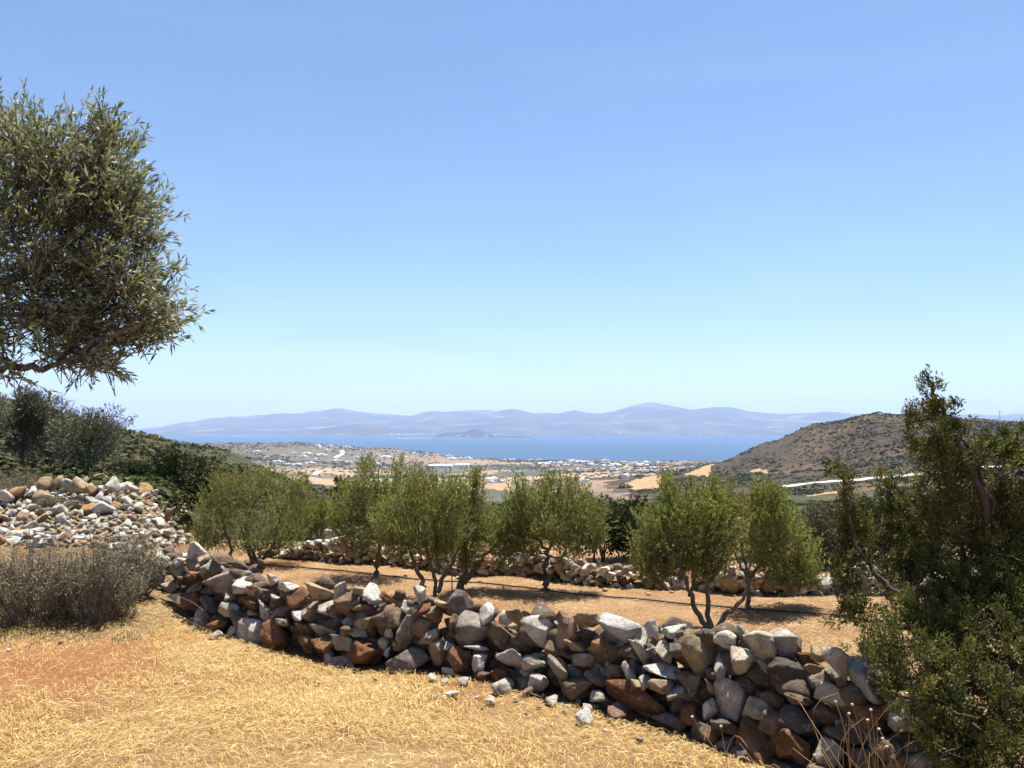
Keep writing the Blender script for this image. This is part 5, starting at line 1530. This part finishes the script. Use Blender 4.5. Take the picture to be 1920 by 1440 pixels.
# ------------------------------------------------------------------ roads and tracks
def ribbon(name, pts, width, mat, r0, r1, lift=.35):
    Q = [hit(px, py, r0, r1, 1500) for px, py in pts]
    P = np.array([[q.x, q.y] for q in Q])
    t = np.linspace(0, len(P) - 1, len(P) * 12)
    x = np.interp(t, np.arange(len(P)), P[:, 0]); y = np.interp(t, np.arange(len(P)), P[:, 1])
    k = np.ones(9) / 9
    xs = np.convolve(np.pad(x, 4, 'edge'), k, 'valid'); ys = np.convolve(np.pad(y, 4, 'edge'), k, 'valid')
    T = unit(np.stack([np.gradient(xs), np.gradient(ys)], -1)); Nn = np.stack([-T[:, 1], T[:, 0]], -1)
    rows = []
    zc = ground_z(xs, ys)
    for o, dz in ((-.5, -.9), (-.42, lift), (.42, lift), (.5, -.9)):
        rows.append(np.stack([xs + Nn[:, 0] * o * width, ys + Nn[:, 1] * o * width, zc + dz], -1))
    V = np.stack(rows, 1).reshape(-1, 3)
    n = len(xs)
    i, j = np.meshgrid(np.arange(n - 1), np.arange(3), indexing='ij')
    q = i * 4 + j
    Fq = np.stack([q, q + 1, q + 5, q + 4], -1).reshape(-1, 4)
    obj(name, mesh_np(name, V, Fq, mat), kind='structure')
m_road, nt, out = mat_new('pale_concrete_road')
n_ = noise_tex(nt, .3, 5, .6, geo_pos(nt))
principled(nt, out, ramp(nt, n_.outputs['Fac'], [(0.3, (.52, .48, .43)), (0.7, (.66, .63, .58))]).outputs[0], .9, .1)
ribbon('road', [(1462, 914), (1500, 909), (1560, 903.5), (1620, 898), (1680, 893), (1740, 888), (1800, 882), (1860, 876), (1920, 870), (2000, 862)], 6.5, m_road, 330, 620, .5)
ribbon('dirt_track', [(640, 845), (643, 847), (641, 851), (634, 855), (626, 859)], 13, m_road, 1500, 2700, .8)
ribbon('dirt_track', [(586, 891), (592, 887), (600, 883)], 9, m_road, 700, 2300, .8)

# ------------------------------------------------------------------ houses of the plain
def white_wash(name, a, b):
    m, nt, out = mat_new(name)
    n = noise_tex(nt, .5, 4, .6, geo_pos(nt))
    principled(nt, out, ramp(nt, n.outputs['Fac'], [(0.3, a), (0.7, b)]).outputs[0], .85, .15)
    return m
M_WHITE = white_wash('whitewash', (.74, .73, .70), (.82, .81, .78))
M_TANH = white_wash('ochre_render', (.42, .30, .18), (.5, .37, .23))
M_STONEH = white_wash('grey_render', (.40, .38, .35), (.5, .48, .45))
m_win, nt, out = mat_new('dark_window'); principled(nt, out, (.03, .035, .045), .25, .5)
M_WIN = m_win
def boxes_mesh(name, bx, mat):
    bm = bmesh.new()
    for x0, x1, y0, y1, z0, z1 in bx:
        v = [bm.verts.new(c) for c in ((x0, y0, z0), (x1, y0, z0), (x1, y1, z0), (x0, y1, z0), (x0, y0, z1), (x1, y0, z1), (x1, y1, z1), (x0, y1, z1))]
        for f in ((0, 3, 2, 1), (4, 5, 6, 7), (0, 1, 5, 4), (1, 2, 6, 5), (2, 3, 7, 6), (3, 0, 4, 7)):
            bm.faces.new([v[i] for i in f])
    me = bpy.data.meshes.new(name); bm.to_mesh(me); bm.free(); me.materials.append(mat)
    return me
def house_boxes(W, r, storeys):
    H = 3.2 * storeys; Dp = W * r.uniform(.5, .75)
    out = [(-W / 2, W * .18, -Dp / 2, Dp / 2, -3, H)]
    out.append((W * .18, W / 2, -Dp * .42, Dp * .35, -3, H * r.uniform(.5, .8)))
    out.append((-W * .40, -W * .12, -Dp * .78, -Dp / 2, -3, H * .45))
    p = .35                       # parapet
    out += [(-W / 2 - .05, W * .18 + .05, -Dp / 2 - .05, -Dp / 2 + .3, H, H + p), (-W / 2 - .05, -W / 2 + .3, -Dp / 2 + .3, Dp / 2 + .05, H, H + p), (-W * .1, W * .05, 0, Dp * .3, H, H + 1.8)]
    return out, Dp, H
def houses():
    r = np.random.default_rng(140)
    A = [(482, 847, 10), (577, 851, 13), (603, 855, 14), (570, 858, 10), (597, 838, 8), (618, 837, 8), (626, 838, 6), (603, 840, 9), (648, 838, 8), (658, 850, 9), (582, 869, 14), (633, 864, 12), (653, 867, 11), (522, 866, 14), (543, 872, 12), (560, 872, 10), (641, 835, 6), (655, 840, 8), (612, 846, 7), (590, 862, 8), (530, 855, 7), (550, 850, 6), (500, 858, 7), (668, 858, 8), (676, 846, 6)]
    B = [(707, 854, 9), (725, 857, 14), (725, 837.5, 10), (778, 852, 10), (842, 857, 9), (848, 862, 13), (878, 861, 11), (865, 860, 10), (707, 873, 11), (745, 852, 7), (760, 860, 7), (690, 850, 8), (800, 858, 7)]
    C = [(945, 857, 12), (962, 858, 10), (997, 862, 10), (1011, 864, 8), (1033, 868, 12), (1053, 868, 12), (1075, 866, 14), (1088, 868, 12), (1112, 872, 15), (1135, 874, 12), (1155, 874, 14), (1135, 865, 10), (1205, 874, 16), (1213, 869, 12), (1177, 877, 12), (1020, 870, 16), (1085, 881, 10), (1152, 882, 12), (1160, 883, 8), (1100, 866, 8), (1190, 868, 8), (1235, 868, 9), (1255, 870, 8), (1062, 873, 9), (1225, 878, 9), (1170, 867, 8), (1270, 872, 7), (1045, 877, 8), (1285, 868, 7)]
    special = [(928, 905, 24, M_WHITE, 'white farmhouse of several cubes showing behind the pointed young olive'), (847, 917, 12, M_WHITE, 'small white chapel-like house seen through the olive tops'), (856, 912, 12, M_TANH, 'ochre farm building behind the gap in the olives'), (940, 896, 12, M_TANH, 'low ochre house above the white farmhouse'), (1220, 885, 14, M_STONEH, 'square grey-white house at the hill foot'), (1178, 894, 16, M_WHITE, 'low house with a broad white roof beside round green trees'), (1093, 904, 16, M_WHITE, 'white house half hidden by the olive tips')]
    def one(px, py, w, mat, lab, grp, win=False):
        q = hit(px, py, 700, 2790, 1400)
        W = min(w * q.y / F * 1.45, 36); W = max(W, 8)
        bx, Dp, H = house_boxes(W, r, 2 if (r.random() < .35 and W > 12) else 1.1)
        root = obj('house', boxes_mesh('house', bx, mat), loc=q, label=lab, cat='house', group=grp)
        root.rotation_euler = (0, 0, r.uniform(-.45, .45))
        for k in range(3 if win else 2):
            x = (-.38 + .27 * k) * W if win else (-.3 + .35 * k) * W
            w2 = W * .06
            yf = -Dp / 2 if not (-W * .40 < x < -W * .12) else -Dp * .78
            zz = (.45 if yf == -Dp / 2 else .18) * H
            obj('window', boxes_mesh('window', [(x - w2, x + w2, yf - .06, yf + .1, zz, zz + H * .22)], M_WIN), parent=root)
    for a in A: one(*a, M_WHITE, 'small white cube house on the scrubby rise left of the bay', 'white houses on the coastal rise')
    for a in B: one(*a, M_WHITE, 'small white house on the low ground near the long greenhouses', 'white houses near the greenhouses')
    for a in C: one(*a, M_WHITE, 'small white house in the village strip along the shore', 'white houses along the shore')
    for px, py, w, mat, lab in special: one(px, py, w, mat, lab, None, True)
    # greenhouses: long arched tunnels side by side
    def greenhouse(px0, px1, py, lab):
        a = hit(px0, py, 900, 2600, 1400); b = hit(px1, py, 900, 2600, 1400)
        L = b.x - a.x; n = max(4, int(L / 9)); w = L / n
        Dp = 60
        root = empty('greenhouse', Vector(((a.x + b.x) / 2, (a.y + b.y) / 2, min(a.z, b.z))), label=lab, cat='greenhouse')
        th = np.linspace(0, math.pi, 8)
        prof = [(-w / 2, -3)] + [(-w / 2 * math.cos(t), 4.2 + 2.2 * math.sin(t)) for t in th] + [(w / 2, -3)]
        V = np.array([[x, y, z] for y in (0, Dp) for x, z in prof]); m_ = len(prof)
        Fq = np.array([[k, k + 1, m_ + k + 1, m_ + k] for k in range(m_ - 1)])
        bm = bmesh.new()
        vs = [bm.verts.new(c) for c in V]
        for f in Fq: bm.faces.new([vs[i] for i in f])
        bm.faces.new(vs[:m_][::-1]); bm.faces.new(vs[m_:])
        me = bpy.data.meshes.new('tunnel_bay'); bm.to_mesh(me); bm.free(); me.materials.append(M_WHITE)
        for k in range(n):
            obj('tunnel_bay', me, loc=(-L / 2 + w * (k + .5), 0, 0), parent=root)
    greenhouse(797, 847, 876, 'long white greenhouse with many tunnel bays beyond the olives')
    greenhouse(850, 879, 875, 'shorter white greenhouse adjoining the long one')
houses()

# ------------------------------------------------------------------ town across the water, boat, pole
def far_town():
    r = np.random.default_rng(150)
    bx = []
    spans = [(630, 770, 260, 9500), (770, 830, 40, 9500), (1000, 1200, 60, 9500), (1200, 1500, 90, 9500), (840, 935, 45, 8330)]
    for a, b, n, D in spans:
        for _ in range(n):
            px = r.uniform(a, b); d = D + abs(r.normal(0, 130))
            x = (px - 960) / F * d; s = r.uniform(5, 14); h = r.uniform(5, 12)
            z = -130 + (d - D) * .09 + 3
            bx.append((x - s, x + s, d - s, d + s, z - 10, z + h))
    o = obj('far_town', boxes_mesh('far_town', bx, M_WHITE), label='line of tiny white town houses along the far island shore', cat='town', kind='stuff')
far_town()

def boat():
    D = 7600
    p = Vector(((816 - 960) / F * D, D, -130))
    root = empty('ferry', p, label='tiny white ferry crossing the strait ahead of its wake', cat='boat')
    hull = bmesh.new()
    sec = [(-30, 5), (-28, 7), (10, 7), (24, 4), (34, .3)]
    rows = [[hull.verts.new((x, s * w, z)) for s, z in ((-.8, 0), (-1, 6), (1, 6), (.8, 0))] for x, w in sec]
    for a, b in zip(rows[:-1], rows[1:]):
        for k in range(4): hull.faces.new((a[k], b[k], b[(k + 1) % 4], a[(k + 1) % 4]))
    hull.faces.new(rows[0]); hull.faces.new(rows[-1][::-1])
    bmesh.ops.recalc_face_normals(hull, faces=hull.faces[:])
    me = bpy.data.meshes.new('hull'); hull.to_mesh(me); hull.free(); me.materials.append(M_WHITE)
    obj('hull', me, parent=root)
    obj('superstructure', boxes_mesh('superstructure', [(-24, 14, -5, 5, 6.02, 12), (-18, 8, -4, 4, 12.02, 16), (-14, -8, -1.5, 1.5, 16.02, 22)], M_WHITE), parent=root)
    V, Fq = [], []
    for k in range(24):
        t = k / 23
        V += [(p.x - 30 - t * 330, p.y - 5 - 26 * t ** .7, -129.7), (p.x - 30 - t * 330, p.y + 5 + 26 * t ** .7, -129.7)]
    Fq = [[2 * k, 2 * k + 1, 2 * k + 3, 2 * k + 2] for k in range(23)]
    m, nt, out = mat_new('sea_foam'); principled(nt, out, (.75, .8, .84), .8, .1)
    obj('wake', mesh_np('wake', np.array(V), np.array(Fq), m), label='white foam wake trailing behind the tiny ferry', cat='wake', kind='stuff')
boat()

def poles():
    for px, pt, pb, lab in [(1875, 770, 790, 'thin utility pole with crossarm on the hill crest'), (1853, 805, 826, 'slim utility pole on the hill slope below the crest')]:
        q = hit(px, pb, 400, 900, 1600)
        h = 20 * q.y / F
        bm = bmesh.new()
        bmesh.ops.create_cone(bm, segments=7, radius1=.22, radius2=.15, depth=h + 1, cap_ends=True, matrix=Matrix.Translation((0, 0, h / 2 - .5)))
        me = bpy.data.meshes.new('post'); bm.to_mesh(me); bm.free(); me.materials.append(M_BARK)
        root = empty('utility_pole', q, label=lab, cat='pole')
        obj('post', me, parent=root)
        arm = obj('crossarm', boxes_mesh('crossarm', [(-1.3, 1.3, -.3, -.1, h * .86, h * .86 + .25)], M_BARK), parent=root)
        for x in (-1.1, 0.35, 1.1):
            obj('insulator', boxes_mesh('insulator', [(x - .1, x + .1, -.28, -.12, h * .86 + .25, h * .86 + .6)], M_WHITE), parent=arm)
poles()

# ------------------------------------------------------------------ haze
def haze():
    S = 25000
    me = boxes_mesh('haze', [(-S, S, -S, S, -137, 640)], M_WHITE)
    me.materials.clear()
    m, nt, out = mat_new('summer_haze')
    v = nt.nodes.new('ShaderNodeVolumePrincipled')
    v.inputs['Color'].default_value = (.50, .65, .98, 1)
    v.inputs['Density'].default_value = 0.000062
    v.inputs['Anisotropy'].default_value = 0.0
    nt.links.new(v.outputs[0], out.inputs['Volume'])
    me.materials.append(m)
    obj('haze', me, label='thin pale summer haze over the bay and the far island', cat='haze', kind='stuff')
haze()
